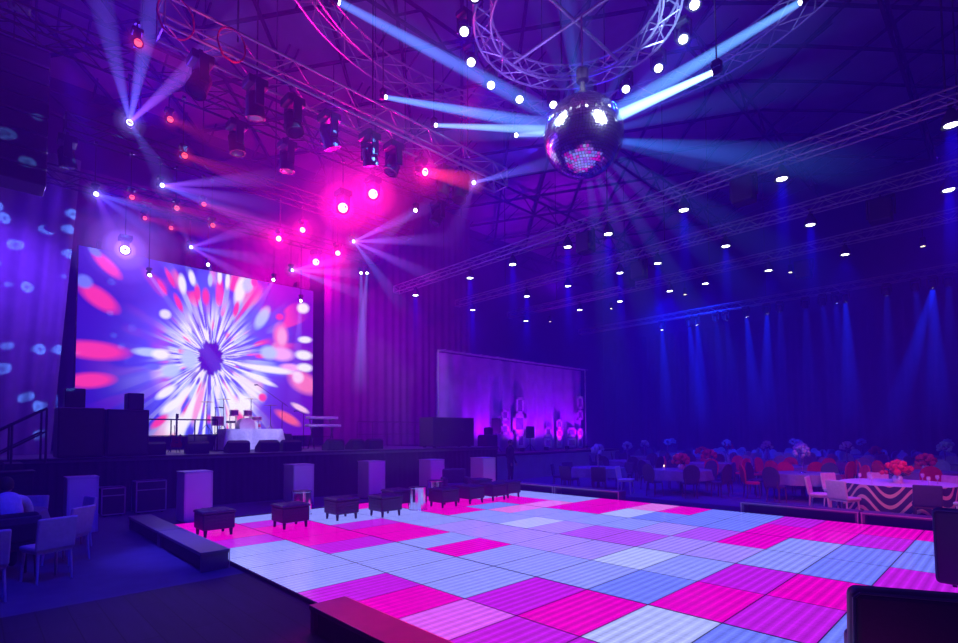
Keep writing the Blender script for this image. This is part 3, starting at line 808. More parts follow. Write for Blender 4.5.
LLB = ['violet fan-beam lamp high above the left of the stage', 'blue fan-beam lamp spreading rays to the right, left of centre', 'pale lamp with rays falling right, above the grey curtain', 'dazzling white-violet lamp at the top left of the video screen',
       'fan-beam lamp just above the top left of the screen', 'small white lamp with a beam crossing the left of the screen', 'small white lamp at the top edge of the screen, left half', 'white lamp near the top right of the screen, beam slanting down left',
       'small blue fan lamp right of the screen top, rays to the right', 'bright blue fan-beam lamp right of the red lamps', 'small lamp with a pale diagonal beam, right of the red lamps', 'left one of two adjoining lamps shining down the dark violet curtain', 'right one of two adjoining lamps shining down the dark violet curtain',
       'lamp at the right end of the front truss, below left of the mirror ball', 'big glowing red lamp in the centre of the stage lights', 'big glowing red lamp highest of the bright reds', 'glowing red lamp at the top right corner of the screen', 'red lamp under the front truss with a short beam to the right',
       'medium red lamp left of the big glowing one', 'medium red lamp shining left, over the screen', 'medium red lamp below the big glowing one', 'small red lamp at top left, highest of the small reds', 'small red lamp right of the violet fan lamp', 'small red lamp above the blue fan lamp', 'small red lamp left of the pale curtain lamp rays',
       'small red lamp just above the dazzling white one', 'small red lamp over the screen, second from the left', 'small red lamp over the screen, low', 'small red lamp over the screen, upper right of the small reds', 'small red lamp lowest of the small reds at the screen top', 'white lamp over the right edge of the screen shining down']
ZTR = {-10.0: 8.9, -12.3: 9.3, -15.5: 9.2, -18.8: 9.2}
CAMV = Vector((0, 0, 2.0))
VIO, BLU_, RED, PINK, WARM = (.34, .10, 1), (.16, .14, 1), (1, .03, .12), (1, .05, .45), (1, .75, .4)
GAIN = 1.0
for (k, x, y, z, tg), lb in zip(LAMPS, LLB):
    loc = Vector((x, y, z)); tocam = (CAMV - loc).normalized()
    lens = {'b': 'lens_blue', 'W': 'lens_violet', 'n': 'lens_white', 'R': 'lens_red', 'R2': 'lens_red', 'r': 'lens_red', 'q': 'lens_redsmall'}[k]
    sc = {'b': .5, 'W': 1.0, 'n': .45, 'R': 1.05, 'R2': .75, 'r': .68, 'q': .5}[k]
    aim = tocam
    if tg:
        av = sum((Vector(t_) - loc for t_ in tg), Vector()) / len(tg)
        aim = (av.normalized() + tocam * 1.1).normalized()
    t = moving_head(loc, aim, ZTR[x], lens, lb, 'stage lights over the stage', sc=sc)
    lp = lens_point(loc, aim, .24 * sc)
    for q in tg:
        if k == 'b': beam(FB, lp, q, 3.4, .03, .30, random.choice([VIO, BLU_, BLU_]), .95, .85)
        if k == 'n': beam(FB, lp, q, 5.5, .05, .30, (.22, .24, 1), .34, .5, .8)
        if k == 'r': beam(FR_, lp, q, 3.2, .10, .75, RED, .45, .8)
        if k == 'R2': beam(FR_, lp, q, 1.5, .10, .3, RED, .8, .5)
        if k == 'q': beam(FR_, lp, q, 3.2, .05, .36, RED, .4, .7)
    upv = Vector((tocam.x, tocam.y, .22)).normalized()
    if k == 'R': glow(FR_, lp, 1.6, (1, .01, .28), .85)
    if k in ('r', 'R2'): glow(FR_, lp, .8, (1, .01, .26), .7)
    if k == 'W': glow(FB, lp, 1.5, (.34, .16, 1), .8)
    if k == 'b': glow(FB, lp, .3, (.3, .2, 1), .6)
    if k == 'q': glow(FR_, lp, .22, (1, .03, .1), .35)
    if k == 'W': light('SPOT', lp, lp + upv, (.55, .42, 1), 620 * GAIN, 115, .8, .03, t)
    if k == 'R': light('SPOT', lp, lp + upv, (1, .0, .34), 2400 * GAIN, 84, .8, .12, t); light('SPOT', loc + Vector((-.5, 0, .1)), loc + Vector((-3, .7, .2)), (1, .0, .36), 2700 * GAIN, 105, .8, .2, t)  # second spot is added behind the lamp to redden the stage air
    if k in ('r', 'R2'): light('SPOT', lp, lp + upv, (1, .0, .3), 1100 * GAIN, 84, .8, .1, t)
    if k == 'b' and len(tg) > 2: light('SPOT', lp, lp + av.normalized(), (.12, .03, 1), 1300 * GAIN, 90, .9, .08, t)
# unlit heads hanging from the front truss
DH = [(-10.0, 2.78, 8.3), (-10.0, 3.75, 8.32), (-10.0, 4.5, 8.3), (-10.0, 5.3, 8.32), (-10.0, 6.3, 8.3), (-10.0, 6.95, 8.32), (-10.0, 8.5, 8.3), (-10.0, 9.05, 8.3), (-12.3, 4.2, 8.7), (-12.3, 5.4, 8.7), (-12.3, 10.2, 8.7), (-15.5, 1.45, 8.6)]
DHL = ['nearest the left end of the front truss', 'second from the left end of the front truss', 'third from the left on the front truss', 'fourth from the left on the front truss', 'in the middle of the front truss', 'left of the red lamp on the front truss', 'right of the red lamp on the front truss', 'last but one on the right of the front truss',
       'on the left half of the second truss', 'in the middle of the second truss', 'at the right end of the second truss', 'on the truss above the grey curtain']
for (x, y, z), lb in zip(DH, DHL):
    moving_head((x, y, z), (random.uniform(-.3, .3), random.uniform(-.5, .5), -1), ZTR[x], 'lens_off', 'unlit black moving-head lamp hanging ' + lb, 'unlit moving heads', sc=1.1)
# cable loops at the end of the front truss
for y, r_ in ((2.3, .28), (3.2, .24)):
    mb = MB(); pts = [(.02 * k % .05, r_ * math.cos(k * .4), .1 + r_ * 1.3 * math.sin(k * .4)) for k in range(34)]
    mb.path(pts, .014, 5)
    o = mb.build('hanging_cable', mat('red_cable', (.5, .03, .03), .5), None, loc=(-9.7, y, 8.95))
    tag(o, 'coil of cable looped over the front truss, ' + ('at its left end' if y < 3 else 'beside the first moving heads'), 'cable')
light('SPOT', (-9.2, 3.6, 8.0), (-10.0, 2.6, 9.1), (1, .04, .05), 70, 50, .6, .05, name='red_truss_lamp')

# downlights under the three long trusses
TX = [-.73, -3.74, -6.13, -8.48, -9.99, -12.39, -14.61, -18.08]
ORD = ['first', 'second', 'third', 'fourth', 'fifth', 'sixth', 'seventh', 'eighth', 'ninth', 'tenth', 'eleventh', 'twelfth', 'thirteenth', 'fourteenth', 'fifteenth', 'sixteenth']
def dome_proto():
    t = thing('hanging_dome_light', 'x', 'downlight', (0, 0, 0))
    MB().lathe([(0, .34), (.06, .34), (.09, .26), (.15, .16), (.175, .0), (.165, .0), (.14, .14), (0, .2)], 20).build('lamp_shade', M['black'], t, smooth=True)
    MB().lathe([(0, .035), (.11, .035), (.11, .02), (0, .01)], 18).build('lens', M['lens_white'], t)
    mb = MB().tube((0, 0, .33), (0, 0, .50), .02, 6); mb.box((0, 0, .46), (.09, .09, .08)).build('clamp', M['darksteel'], t)
    return t
dome0 = None
ROWN = ['on the truss nearest the dance floor', 'on the second truss over the tables', 'on the third truss over the tables']
for r_, yy in enumerate((13.72, 17.42, 21.25)):
    for k, x in enumerate(TX):
        if r_ == 2 and k == 0: continue
        xx = x + (0, -.3, -.2)[r_]; z = 8.0 - .02
        lb = 'black dome downlight, %s from the right %s' % (ORD[k], ROWN[r_])
        if dome0 is None:
            dome0 = dome_proto(); dome0.location = (xx, yy, z); t = dome0; t['label'] = lb; t['group'] = 'downlights over the banquet tables'
        else: t = dup(dome0, (xx, yy, z), 0, lb, 'downlights over the banquet tables')
        light('SPOT', (xx, yy, z - .03), (xx, yy, 0), (.02, .0, 1), 800, 75, .8, .1, t)
        if r_ < 2: beam(FD, (xx, yy, z - .02), (xx, yy, 0), 2.6, .10, .24, (.0, .004, .8), .17, .5)
# small amber pin lamps hung among them
for k, (x, y) in enumerate([(-2.0, 22.2), (-5.85, 22.15), (-10.0, 22.3), (-13.63, 22.2), (-17.5, 22.35)]):
    t = thing('hanging_pin_lamp', 'small amber pin lamp hanging below the third truss, %s from the right' % ORD[k], 'pin lamp', (x, y, 8.0), 0, 'amber pin lamps')
    MB().lathe([(0, .3), (.07, .3), (.09, .1), (.09, 0), (.075, 0), (.06, .04), (0, .05)], 12).build('lamp_body', M['black'], t)
    MB().lathe([(0, .02), (.06, .02), (.06, .01), (0, 0.0)], 12).build('lens', M['lens_amber'], t)
    MB().tube((0, 0, .3), (0, 0, .9), .014, 5).build('clamp', M['darksteel'], t)
    light('SPOT', (x, y, 7.95), (x, y, 0), (.7, .35, .6), 25, 40, .6, .05, t)
# beam lamps on the rear truss
T4 = [(-13.96, 1), (-12.38, 1), (-11.96, 1), (-10.94, 0), (-10.44, 0), (-9.44, 1), (-8.49, 1), (-7.9, 0), (-6.82, 0), (-6.13, 0), (-5.62, 0), (-5.26, 1), (-3.77, 0), (-2.81, 0), (-2.28, 1), (-1.79, 0)]
for k, (x, on) in enumerate(T4[::-1]):
    t = moving_head((x, 28.0, 7.95), (random.uniform(-.12, .12), .2, -1), 8.25, 'lens_white' if on else 'lens_blue', 'small blue beam lamp on the rear truss, %s from the right' % ORD[k], 'beam lamps on the rear truss', 'hanging_beam_lamp', .8)
    beam(FT, (x, 28.05, 7.72), (x + random.uniform(-.5, .5), 28.8, 0), 5.8, .10, .55, (.0, .02, 1), .32 if on else .09, .6)
    if k == 1: beam(FT, (x, 28.05, 7.72), (x - 2.2, 28.6, 0), 6.5, .10, .6, (.0, .02, 1), .28, .6)
    if k % 4 == 1: light('SPOT', (x, 28.05, 7.65), (x, 29, 0), (.0, .0, 1), 420, 80, .8, .1, t)
# dark lamp bodies between the trusses
for k, (x, y, z) in enumerate([(-10.9, 19.0, 8.2), (-4.6, 13.72, 8.0), (-9.5, 17.42, 7.9), (-5.4, 22.15, 8.0), (-2.4, 17.42, 7.9), (-9.3, 13.72, 7.95)]):
    mb = MB().bbox((0, 0, 0), (.5, .42, .62), .05); mb.tube((0, 0, .3), (0, 0, 8.34 - z), .02, 6); mb.box((0, 0, .34), (.62, .1, .06)).box((.3, 0, .1), (.04, .1, .5)).box((-.3, 0, .1), (.04, .1, .5))
    o = mb.build('hanging_speaker', M['black'], None, loc=(x, y, z)); tag(o, 'dark hanging loudspeaker box on the right-hand trusses, ' + ['on a rod behind the middle lamps', 'second lamp gap of the near truss', 'middle of the second truss', 'among the amber pin lamps', 'right end of the second truss', 'left half of the near truss'][k], 'speaker', 'hanging loudspeakers')

# ring lamps around the mirror ball
for k in range(16):
    a = R(-131 + 22.5 * -k)
    x, y = RC[0] + 2.21 * math.cos(a), RC[1] + 2.21 * math.sin(a)
    loc = Vector((x, y, 10.0)); aim = ((CAMV - loc).normalized() * 1.1 + Vector((0, 0, -1))).normalized()
    vis = k < 10
    t = moving_head(loc, aim, 10.3, 'lens_ring', 'round white lamp above the mirror ball, %s from the left end of the ring' % ORD[k], 'ring lamps above the mirror ball', 'hanging_ring_lamp', .74)
    if k % 2 == 0: light('SPOT', lens_point(loc, aim, .22), loc + aim * 3, (.0, .02, 1), 260, 90, .9, .1, t)

# mirror ball
BC = Vector((-5.72, 8.42, 7.76)); BR = .77
ball = thing('hanging_mirror_ball', 'big mirror ball with small square facets hanging under the ring of lamps', 'mirror ball', BC)
bm = bmesh.new(); NUb, NVb = 84, 42
mb = MB(); mb.bm.free(); mb.bm = bm
for j in range(NVb):
    t0 = PI * j / NVb; t1 = PI * (j + 1) / NVb; n = max(4, int(NUb * math.sin((t0 + t1) / 2)))
    for k in range(n):
        p0_, p1_ = 2 * PI * k / n, 2 * PI * (k + 1) / n
        g = .06
        ta, tb = t0 + (t1 - t0) * g, t1 - (t1 - t0) * g; pa, pb = p0_ + (p1_ - p0_) * g, p1_ - (p1_ - p0_) * g
        nrm = Vector((math.sin((t0 + t1) / 2) * math.cos((p0_ + p1_) / 2), math.sin((t0 + t1) / 2) * math.sin((p0_ + p1_) / 2), math.cos((t0 + t1) / 2)))
        jit = Vector((random.gauss(0, 1), random.gauss(0, 1), random.gauss(0, 1))) * .012
        pts = []
        for tt, pp in ((ta, pa), (tb, pa), (tb, pb), (ta, pb)):
            v = Vector((math.sin(tt) * math.cos(pp), math.sin(tt) * math.sin(pp), math.cos(tt))) * BR
            v += nrm * (v.normalized() - nrm).dot(jit) * BR
            pts.append(bm.verts.new(v))
        bm.faces.new(pts)
mb.build('mirror_tiles', mat('mirror_tile', (.85, .87, .92), .13, 1.0, var=.05, scale=2), ball)
MB().ball((0, 0, 0), BR * .985, 32, 20).build('core', M['black'], ball, smooth=True)
mb = MB().lathe([(0, BR - .03), (.16, BR - .03), (.14, BR + .08), (.05, BR + .10), (.05, BR + .32), (.12, BR + .34), (.12, BR + .56), (0, BR + .58)], 16)
mb.build('motor', M['darksteel'], ball)
MB().tube((0, 0, BR + .5), (0, 0, 10.18 - BC.z), .018, 6).build('hanging_rod', M['steel'], ball)
# cross bar of the small ring that carries the ball
o = MB().tube((-1.64, 0, 0), (1.64, 0, 0), .035, 8).tube((0, -1.64, 0), (0, 1.64, 0), .035, 8).build('hanging_crossbar', M['steel'], None, loc=(RC[0], RC[1], 10.22))
tag(o, 'crossed bars inside the small ring truss holding the mirror ball', 'bar')

# pinspots aimed at the ball
PINS = [((-10.25, 6.82, 10.0), 'highest left pinspot throwing a pale beam onto the mirror ball', (.055, .16, (.10, .30, 1), 1.5, .35, .6), 0), ((-10.31, 8.42, 10.0), 'middle left pinspot throwing a pale beam onto the mirror ball', (.05, .11, (.26, .55, 1), 1.7, .25, .3), 0), ((-8.6, 9.65, 9.5), 'short-beam pinspot close to the left of the mirror ball', (.05, .09, (.3, .6, 1), 2.2, .2, .1), 0),
        ((-3.6, 9.55, 8.55), 'pinspot at the right end of the brightest thick beam', (.055, .12, (.32, .66, 1), 2.4, .25, .2), 0), ((-8.51, 4.61, 10.0), 'pinspot at the top of the long beam from upper left', (.07, .17, (.08, .22, .9), .75, .25, .8), 0), ((-2.5, 10.9, 10.0), 'pinspot at the top right corner of the long beam', (.07, .17, (.14, .42, 1), 1.0, .3, .5), 0)]
for p, lb, pw, an in PINS:
    p = Vector(p); aim = (BC - p).normalized()
    t = moving_head(p, aim, 11.75 if p.z > 9.9 else 10.1, 'lens_white', lb, 'pinspots aimed at the mirror ball', 'hanging_pinspot', .42)
    Lb = (BC - p).length - BR * .8
    beam(FP, lens_point(p, aim, .1), BC + Vector((0, 0, .1)), Lb, *pw)
    light('SPOT', lens_point(p, aim, .1), BC, (.5, .7, 1), 2600, 14, .35, .03, t)
# glowing cones painted in place of light thrown back by the ball
def ballray(d, pw, an, col=(.05, .22, 1)):
    d = Vector(d).normalized(); p = BC + d * (BR + .05)
    beam(FM, p, p + d, 5.5, .03 + an * .004, .06 + an * .055, col, pw / 7500, .55, 1.0)
r_cam = Vector((.70, .72, 0)); f_cam = Vector((-.72, .70, 0))
for ax, az, fwd, pw, an in [(-.10, 1, .1, 1600, 5), (-.02, 1, .2, 1500, 4), (.06, 1, .1, 900, 5), (-.2, 1, .3, 700, 6), (.18, 1, .3, 700, 6), (.45, .8, .2, 900, 6), (.62, .62, .2, 1500, 7), (.8, .5, .1, 1600, 6), (.9, .42, 0, 1100, 7), (1, .30, .1, 900, 8),
                            (1, -.06, .1, 2600, 8), (1, -.02, .3, 1200, 10), (.75, -.5, .3, 420, 8), (.6, -.8, .2, 420, 7), (.9, -.5, .1, 420, 9), (-1, .1, .1, 700, 8), (-.8, .5, 0, 800, 7), (.2, -1, .3, 300, 9), (.42, -1, .2, 300, 9)]:
    ballray(r_cam * ax + Vector((0, 0, az)) + f_cam * fwd, pw, an)
light('SPOT', BC + Vector((.75, .75, .75)), (-3.6, 10.2, 11.0), (.35, .55, 1), 700, 80, .7, .05, name='ring_glint_fill')  # added spot at the ball, no lamp there, for glints on the ring
light('SPOT', BC + Vector((-.9, .2, .8)), (-8.2, 8.0, 11.2), (.3, .15, 1), 300, 90, .7, .05, name='ring_side_fill')  # added violet spot without a fixture, brightens the ring's left side
for q_, p_ in (((-6.9, 5.95, 9.35), 2600), ((-2.75, 7.75, 8.8), 5200)): light('SPOT', q_, BC, (.75, .85, 1), p_, 26, .3, .75, name='ball_highlight_fill')  # added spots without fixtures, placed to put highlights on the ball
# patterned spot added at the ball, in place of its speckles on the left curtain
l = bpy.data.lights.new('ball_speckle', 'SPOT'); l.energy = 38000; l.color = (.10, .30, 1); l.spot_size = R(38); l.spot_blend = .3; l.shadow_soft_size = .0
lo = bpy.data.objects.new('ball_speckle', l); COL.objects.link(lo)
src = BC + (Vector((-20.2, -.6, 5.2)) - BC).normalized() * (BR + .1)
lo.location = src; lo.rotation_euler = (Vector((-20.5, -.6, 6.6)) - src).to_track_quat('-Z', 'Y').to_euler()
l.use_nodes = True; nt = l.node_tree; em = nt.nodes['Emission']
tc = nt.nodes.new('ShaderNodeTexCoord'); vo = nt.nodes.new('ShaderNodeTexVoronoi'); vo.inputs['Scale'].default_value = 26; vo.inputs['Randomness'].default_value = .85
nt.links.new(tc.outputs['Normal'], vo.inputs['Vector'])
cr = nt.nodes.new('ShaderNodeValToRGB'); cr.color_ramp.elements[0].position = .06; cr.color_ramp.elements[0].color = (.35, .35, .35, 1); cr.color_ramp.elements[1].position = .30; cr.color_ramp.elements[1].color = (0, 0, 0, 1)
e_ = cr.color_ramp.elements.new(.14); e_.color = (1, 1, 1, 1); e_ = cr.color_ramp.elements.new(.23); e_.color = (.9, .9, .9, 1)
nt.links.new(vo.outputs['Distance'], cr.inputs[0]); nt.links.new(cr.outputs[0], em.inputs['Strength'])

# ------------------------------------------------------------------ broad washes (spots added without fixtures, to tint surfaces and air)
light('SPOT', (-15.8, 10.2, 10.4), (-20.5, 13.0, 3), (.5, .0, 1), 3400, 90, .9, .4, name='magenta_wash')
light('SPOT', (-17.5, 1.5, 8.8), (-21, -1.0, 2), (.16, .03, 1), 2200, 110, .9, .4, name='violet_wash')
light('SPOT', (-13.5, 2.0, 9.4), (-15.0, 0, 16), (.25, .02, 1), 500, 150, .9, .4, name='violet_roof_wash')
light('SPOT', (-17.0, 22.0, 9.5), (-22, 29, 16), (.5, .0, 1), 4200, 84, .9, .4, name='roof_wash')
light('SPOT', (-7.0, 11.0, 9.0), (-8.0, 14.0, 18), (.04, .01, 1), 500, 150, .9, .4, name='roof_wash_blue')
light('SPOT', (-12.0, 24.0, 8.4), (-14.0, 34.0, 1), (.0, .03, 1), 6500, 120, .9, .4, name='blue_wash')
light('SPOT', (-8.0, 9.5, 8.6), (-13.6, 7.5, .6), (.07, .0, 1), 3000, 70, .9, .4, name='stage_front_wash')
light('SPOT', (-6.0, 1.0, 8.5), (-10.5, .5, 0), (.0, .01, 1), 2600, 70, .9, .4, name='left_table_wash')
light('SPOT', (-14.4, 7.9, 8.9), (-18.8, 7.05, 1.8), (.42, .40, 1), 5600, 15, .6, .1, name='stage_table_wash')
light('SPOT', (1.5, 8.0, 7.0), (-2.2, 15.0, .4), (1, .08, .40), 2200, 30, .9, .3, name='pink_table_wash')
light('SPOT', (1.0, 10.0, 7.5), (-4.6, 18.6, .5), (1, .03, .14), 2400, 46, .9, .3, name='red_table_wash')
light('SPOT', (-6.2, 6.0, 8.2), (-3.9, 2.7, .28), (1, .0, .10), 7000, 20, .9, .15, name='red_bench_wash')
light('SPOT', (-11.5, 1.0, 8.8), (-10.0, 2.6, .28), (.08, .05, 1), 4500, 18, .9, .15, name='blue_bench_wash')
light('SPOT', (-9.0, 5.0, 8.6), (-6.0, 1.6, 0), (.30, .0, 1), 1500, 26, .9, .2, name='violet_floor_wash')
# uplights along the violet drape
for k, y in enumerate((14.3, 16.6, 18.6, 20.4, 22.1, 23.8)):
    t = thing('floor_uplight', 'violet uplight at the foot of the pale drape, %s from the stage' % ORD[k], 'uplight', (-16.3, y, 1.13), 0, 'uplights under the violet drape')
    MB().lathe([(0, .0), (.11, 0), (.11, .16), (.095, .16), (.09, .12), (0, .12)], 14).build('can', M['black'], t)
    MB().lathe([(0, .13), (.085, .13), (.085, .135), (0, .138)], 14).build('lens', M['lens_violet'], t)
    light('SPOT', (-16.15, y, 1.32), (-17.0, y, 4.2), (.42, .0, 1), 420, 110, .9, .06, t)
# ------------------------------------------------------------------ gear on the stage
def speaker_box(name, c, sz, label, cat='speaker', group=None, rz=0.0, grille=True):
    t = thing(name, label, cat, c, rz, group)
    MB().bbox((0, 0, sz[2] / 2), sz, .02, 1).build('cabinet', M['black'], t)
    if grille: MB().box((sz[0] / 2 + .008, 0, sz[2] / 2), (.014, sz[1] * .9, sz[2] * .9)).build('grille', M['darksteel'], t)
    for s in (-1, 1): MB().tube((-.05, s * (sz[1] / 2 + .012), sz[2] * .7), (.08, s * (sz[1] / 2 + .012), sz[2] * .7), .012, 6).build('handle', M['darksteel'], t)
    return t
speaker_box('subwoofer_stack', (-17.0, 2.0, ZD), (.9, .95, 1.26), 'big black bass cabinet at the left end of the stage, left of two', group='big cabinets on the stage')
speaker_box('subwoofer_stack', (-17.0, 3.0, ZD), (.9, .95, 1.24), 'big black bass cabinet at the left end of the stage, right of two', group='big cabinets on the stage')
speaker_box('speaker', (-17.0, 1.88, ZD + 1.26), (.5, .42, .5), 'black speaker on top of the left bass cabinet', group='small cabinets on the bass cabinets')
speaker_box('speaker', (-17.0, 3.2, ZD + 1.24), (.5, .38, .46), 'black speaker on top of the right bass cabinet, against the screen', group='small cabinets on the bass cabinets')
t = thing('flight_case', 'large dark flight case at the right end of the stage, before the violet drape', 'case', (-15.75, 13.5, ZD))
MB().bbox((0, 0, .60), (.8, 2.1, 1.1), .015, 1).build('body', M['case'], t)
mb = MB()
for a in (-1, 1):
    for b_ in (-1, 1): mb.box((a * .395, b_ * 1.04, .6), (.035, .035, 1.12)); mb.box((a * .395, 0, .6 + b_ * .54), (.035, 2.1, .035))
for b_ in (-1, 1): mb.box((0, b_ * 1.04, 1.14), (.79, .035, .035))
mb.box((.405, 0, .8), (.02, 2.1, .03)).build('edge_rail', M['darksteel'], t)
for a in (-1, 1):
    for b_ in (-1, 1): MB().lathe([(0, -.05), (.05, -.05), (.05, .05), (0, .05)], 10, m=Matrix.Translation((a * .3, b_ * .9, .05)) @ Matrix.Rotation(PI / 2, 4, 'X')).build('caster', M['black'], t)
for y in (-.5, .5): MB().box((.41, y, .7), (.03, .16, .10)).build('handle', M['darksteel'], t)
# monitor wedges along the stage front
WED = [(3.55, .75, 'first floor monitor wedge from the left, before the bass cabinets'), (4.75, .55, 'floor monitor wedge beside the guitar'), (5.85, .62, 'floor monitor wedge just left of the white-clothed table'), (6.75, .6, 'floor monitor wedge centred before the white-clothed table'), (7.45, .62, 'floor monitor wedge at the right end of the white-clothed table'),
       (8.95, .6, 'floor monitor wedge below the keyboards'), (9.75, .5, 'floor monitor wedge right of the keyboards'), (10.45, .6, 'floor monitor wedge furthest right on the stage')]
for y, wd, lb in WED:
    t = thing('floor_monitor', lb, 'speaker', (-17.2 + y * .08, y, ZD), 0, 'monitor wedges along the stage front')
    MB().prism([(.25, -wd / 2, 0), (.25, -wd / 2, .30), (.12, -wd / 2, .36), (-.22, -wd / 2, .14), (-.22, -wd / 2, 0)], (0, wd, 0)).build('cabinet', M['black'], t)
    MB().prism([(.10, -wd / 2 + .03, .365), (-.20, -wd / 2 + .03, .17), (-.21, -wd / 2 + .03, .18), (.09, -wd / 2 + .03, .375)], (0, wd - .06, 0)).build('grille', M['darksteel'], t)
# white-clothed table
t = thing('stage_table', 'folding table on the stage hidden under a white cloth', 'table', (-18.8, 7.05, ZD))
MB().box((0, 0, .72), (.72, 1.86, .03)).build('tabletop', M['woodleg'], t)
for a in (-1, 1):
    for b_ in (-1, 1): MB().tube((a * .3, b_ * .8, .71), (a * .3, b_ * .8, 0), .02, 6).build('leg', M['darksteel'], t)
mb = MB(); ring_t = []; n = 160
def rect(k, w_, l_):
    s = k / n * 4; e = int(s) % 4; f = s - int(s)
    P4 = [(w_, -l_), (w_, l_), (-w_, l_), (-w_, -l_)]
    a, b_ = P4[e], P4[(e + 1) % 4]
    return a[0] + (b_[0] - a[0]) * f, a[1] + (b_[1] - a[1]) * f
rows = []
for j in range(7):
    h = j / 6; row = []
    for k in range(n):
        x, y = rect(k, .385, .96)
        corner = abs((k % 40) / 40 - 0) ; cd = min(corner, 1 - corner)
        fl = (.02 + .05 * math.sin(k * .55) + .16 * max(0, 1 - cd * 9)) * h
        nn = Vector((x / .385, y / .96)).normalized() if cd < .1 else Vector((1 if x > .38 else -1 if x < -.38 else 0, 1 if y > .95 else -1 if y < -.95 else 0)).normalized()
        row.append(mb.bm.verts.new((x + nn.x * fl, y + nn.y * fl, .745 - h * .71)))
    rows.append(row)
for a, b_ in zip(rows, rows[1:]):
    for k in range(n): mb.bm.faces.new((a[k], a[(k + 1) % n], b_[(k + 1) % n], b_[k]))
mb.bm.faces.new(rows[0])
o = mb.build('tablecloth', M['cloth'], None, loc=(-18.8, 7.05, ZD)); tag(o, 'bright white cloth draped over the table in the middle of the stage', 'tablecloth')
t = thing('water_bottle', 'bottle with red label standing on the white-clothed table', 'bottle', (-18.7, 7.3, ZD + .746))
MB().lathe([(0, 0), (.04, 0), (.04, .2), (.015, .26), (.015, .30), (0, .30)], 10).build('bottle_body', M['glass'], t); MB().lathe([(.042, .06), (.042, .16)], 10).build('label_band', M['chairred'], t)
# drums
def drum(name, c, r, h, label, tilt=(0, 0, 0), legs=None, stand=True):
    t = thing(name, label, 'drum', c, 0, 'drum kit behind the white-clothed table')
    Mx = Matrix.Translation((0, 0, (legs or 0))) @ Matrix.Rotation(tilt[1], 4, 'Y') @ Matrix.Rotation(tilt[0], 4, 'X')
    MB().lathe([(r, 0), (r, h)], 20, m=Mx).build('shell', M['drumshell'], t, smooth=True)
    MB().lathe([(0, h), (r + .01, h), (r + .01, h - .03), (r, h - .03)], 20, m=Mx).build('drum_head', M['drumhead'], t)
    MB().lathe([(0, 0), (r + .01, 0), (r + .01, .03), (r, .03)], 20, m=Mx).build('bottom_head', M['drumhead'], t)
    if legs:
        for k in range(3):
            a = 2 * PI * k / 3
            MB().tube((r * .9 * math.cos(a), r * .9 * math.sin(a), legs + h * .6), (r * 1.1 * math.cos(a), r * 1.1 * math.sin(a), 0), .012, 6).build('leg', M['chrome'], t)
    return t
RX = -20.5
ZR = ZD + .58
t = thing('drum_riser', 'low black riser under the drum kit', 'riser', (RX, 7.3, ZD)); MB().box((0, 0, .285), (2.2, 3.0, .57)).build('deck', M['black'], t)
drum('bass_drum', (RX + .55, 7.2, ZR + .29), .28, .42, 'bass drum facing the hall behind the white table', tilt=(0, PI / 2, 0))
drum('floor_tom', (RX + .1, 6.45, ZR), .21, .34, 'floor tom at the left of the drum kit', legs=.3)
drum('snare_drum', (RX + .1, 7.85, ZR), .18, .15, 'snare drum at the right of the drum kit', legs=.5)
drum('tom_drum', (RX + .3, 6.95, ZR), .15, .22, 'raised tom drum on the left above the bass drum', legs=.66)
drum('tom_drum', (RX + .3, 7.45, ZR), .15, .22, 'raised tom drum on the right above the bass drum', legs=.66)
for y, x, h, r_, lb in ((6.05, .2, 1.15, .26, 'leftmost cymbal on its tall stand'), (6.75, -.2, 1.3, .24, 'cymbal left of the drum kit centre'), (7.75, -.2, 1.35, .25, 'cymbal right of the drum kit centre'), (8.35, .2, 1.1, .26, 'rightmost cymbal on its stand')):
    t = thing('cymbal_stand', lb + ' behind the white-clothed table', 'cymbal', (RX + x, y, ZR), 0, 'cymbals of the drum kit')
    MB().tube((0, 0, .3), (0, 0, h), .014, 6).build('pole', M['chrome'], t)
    MB().lathe([(0, h + .03), (.04, h + .025), (r_, h - .005), (0, h + .01)], 20).build('cymbal', M['brass'], t)
    for k in range(3): MB().tube((0, 0, .35), (.28 * math.cos(2.1 * k), .28 * math.sin(2.1 * k), 0), .01, 5).build('leg', M['chrome'], t)
def mic_stand(c, h, bx, bz, label, group='microphone stands'):
    t = thing('microphone_stand', label, 'microphone stand', c, 0, group)
    MB().lathe([(0, 0), (.14, 0), (.13, .02), (0, .03)], 14).build('base', M['black'], t)
    MB().tube((0, 0, .02), (0, 0, h), .012, 6).build('pole', M['darksteel'], t)
    b_ = MB().tube((0, -bx * .25, h - bz * .25), (0, bx, h + bz), .009, 6).build('boom', M['darksteel'], t)
    MB().tube((0, bx, h + bz), (.03, bx + .12 * (1 if bx > 0 else -1), h + bz - .02), .022, 8).build('microphone', M['black'], t)
mic_stand((-19.7, 8.55, ZR), 1.2, -.95, .62, 'tall boom microphone stand reaching over the drum kit from the right')
mic_stand((-18.6, 5.8, ZD), 1.45, .12, .02, 'straight microphone stand left of the white-clothed table')
mic_stand((-18.2, 8.7, ZD), 1.3, -.25, .1, 'microphone stand beside the keyboards')
t = thing('drum_stool', 'round drum stool behind the kit', 'stool', (RX - .75, 7.2, ZR)); MB().lathe([(0, .5), (.17, .5), (.18, .46), (.16, .42), (0, .42)], 14).build('seat', M['black'], t); MB().tube((0, 0, 0), (0, 0, .43), .02, 6).build('pole', M['chrome'], t)
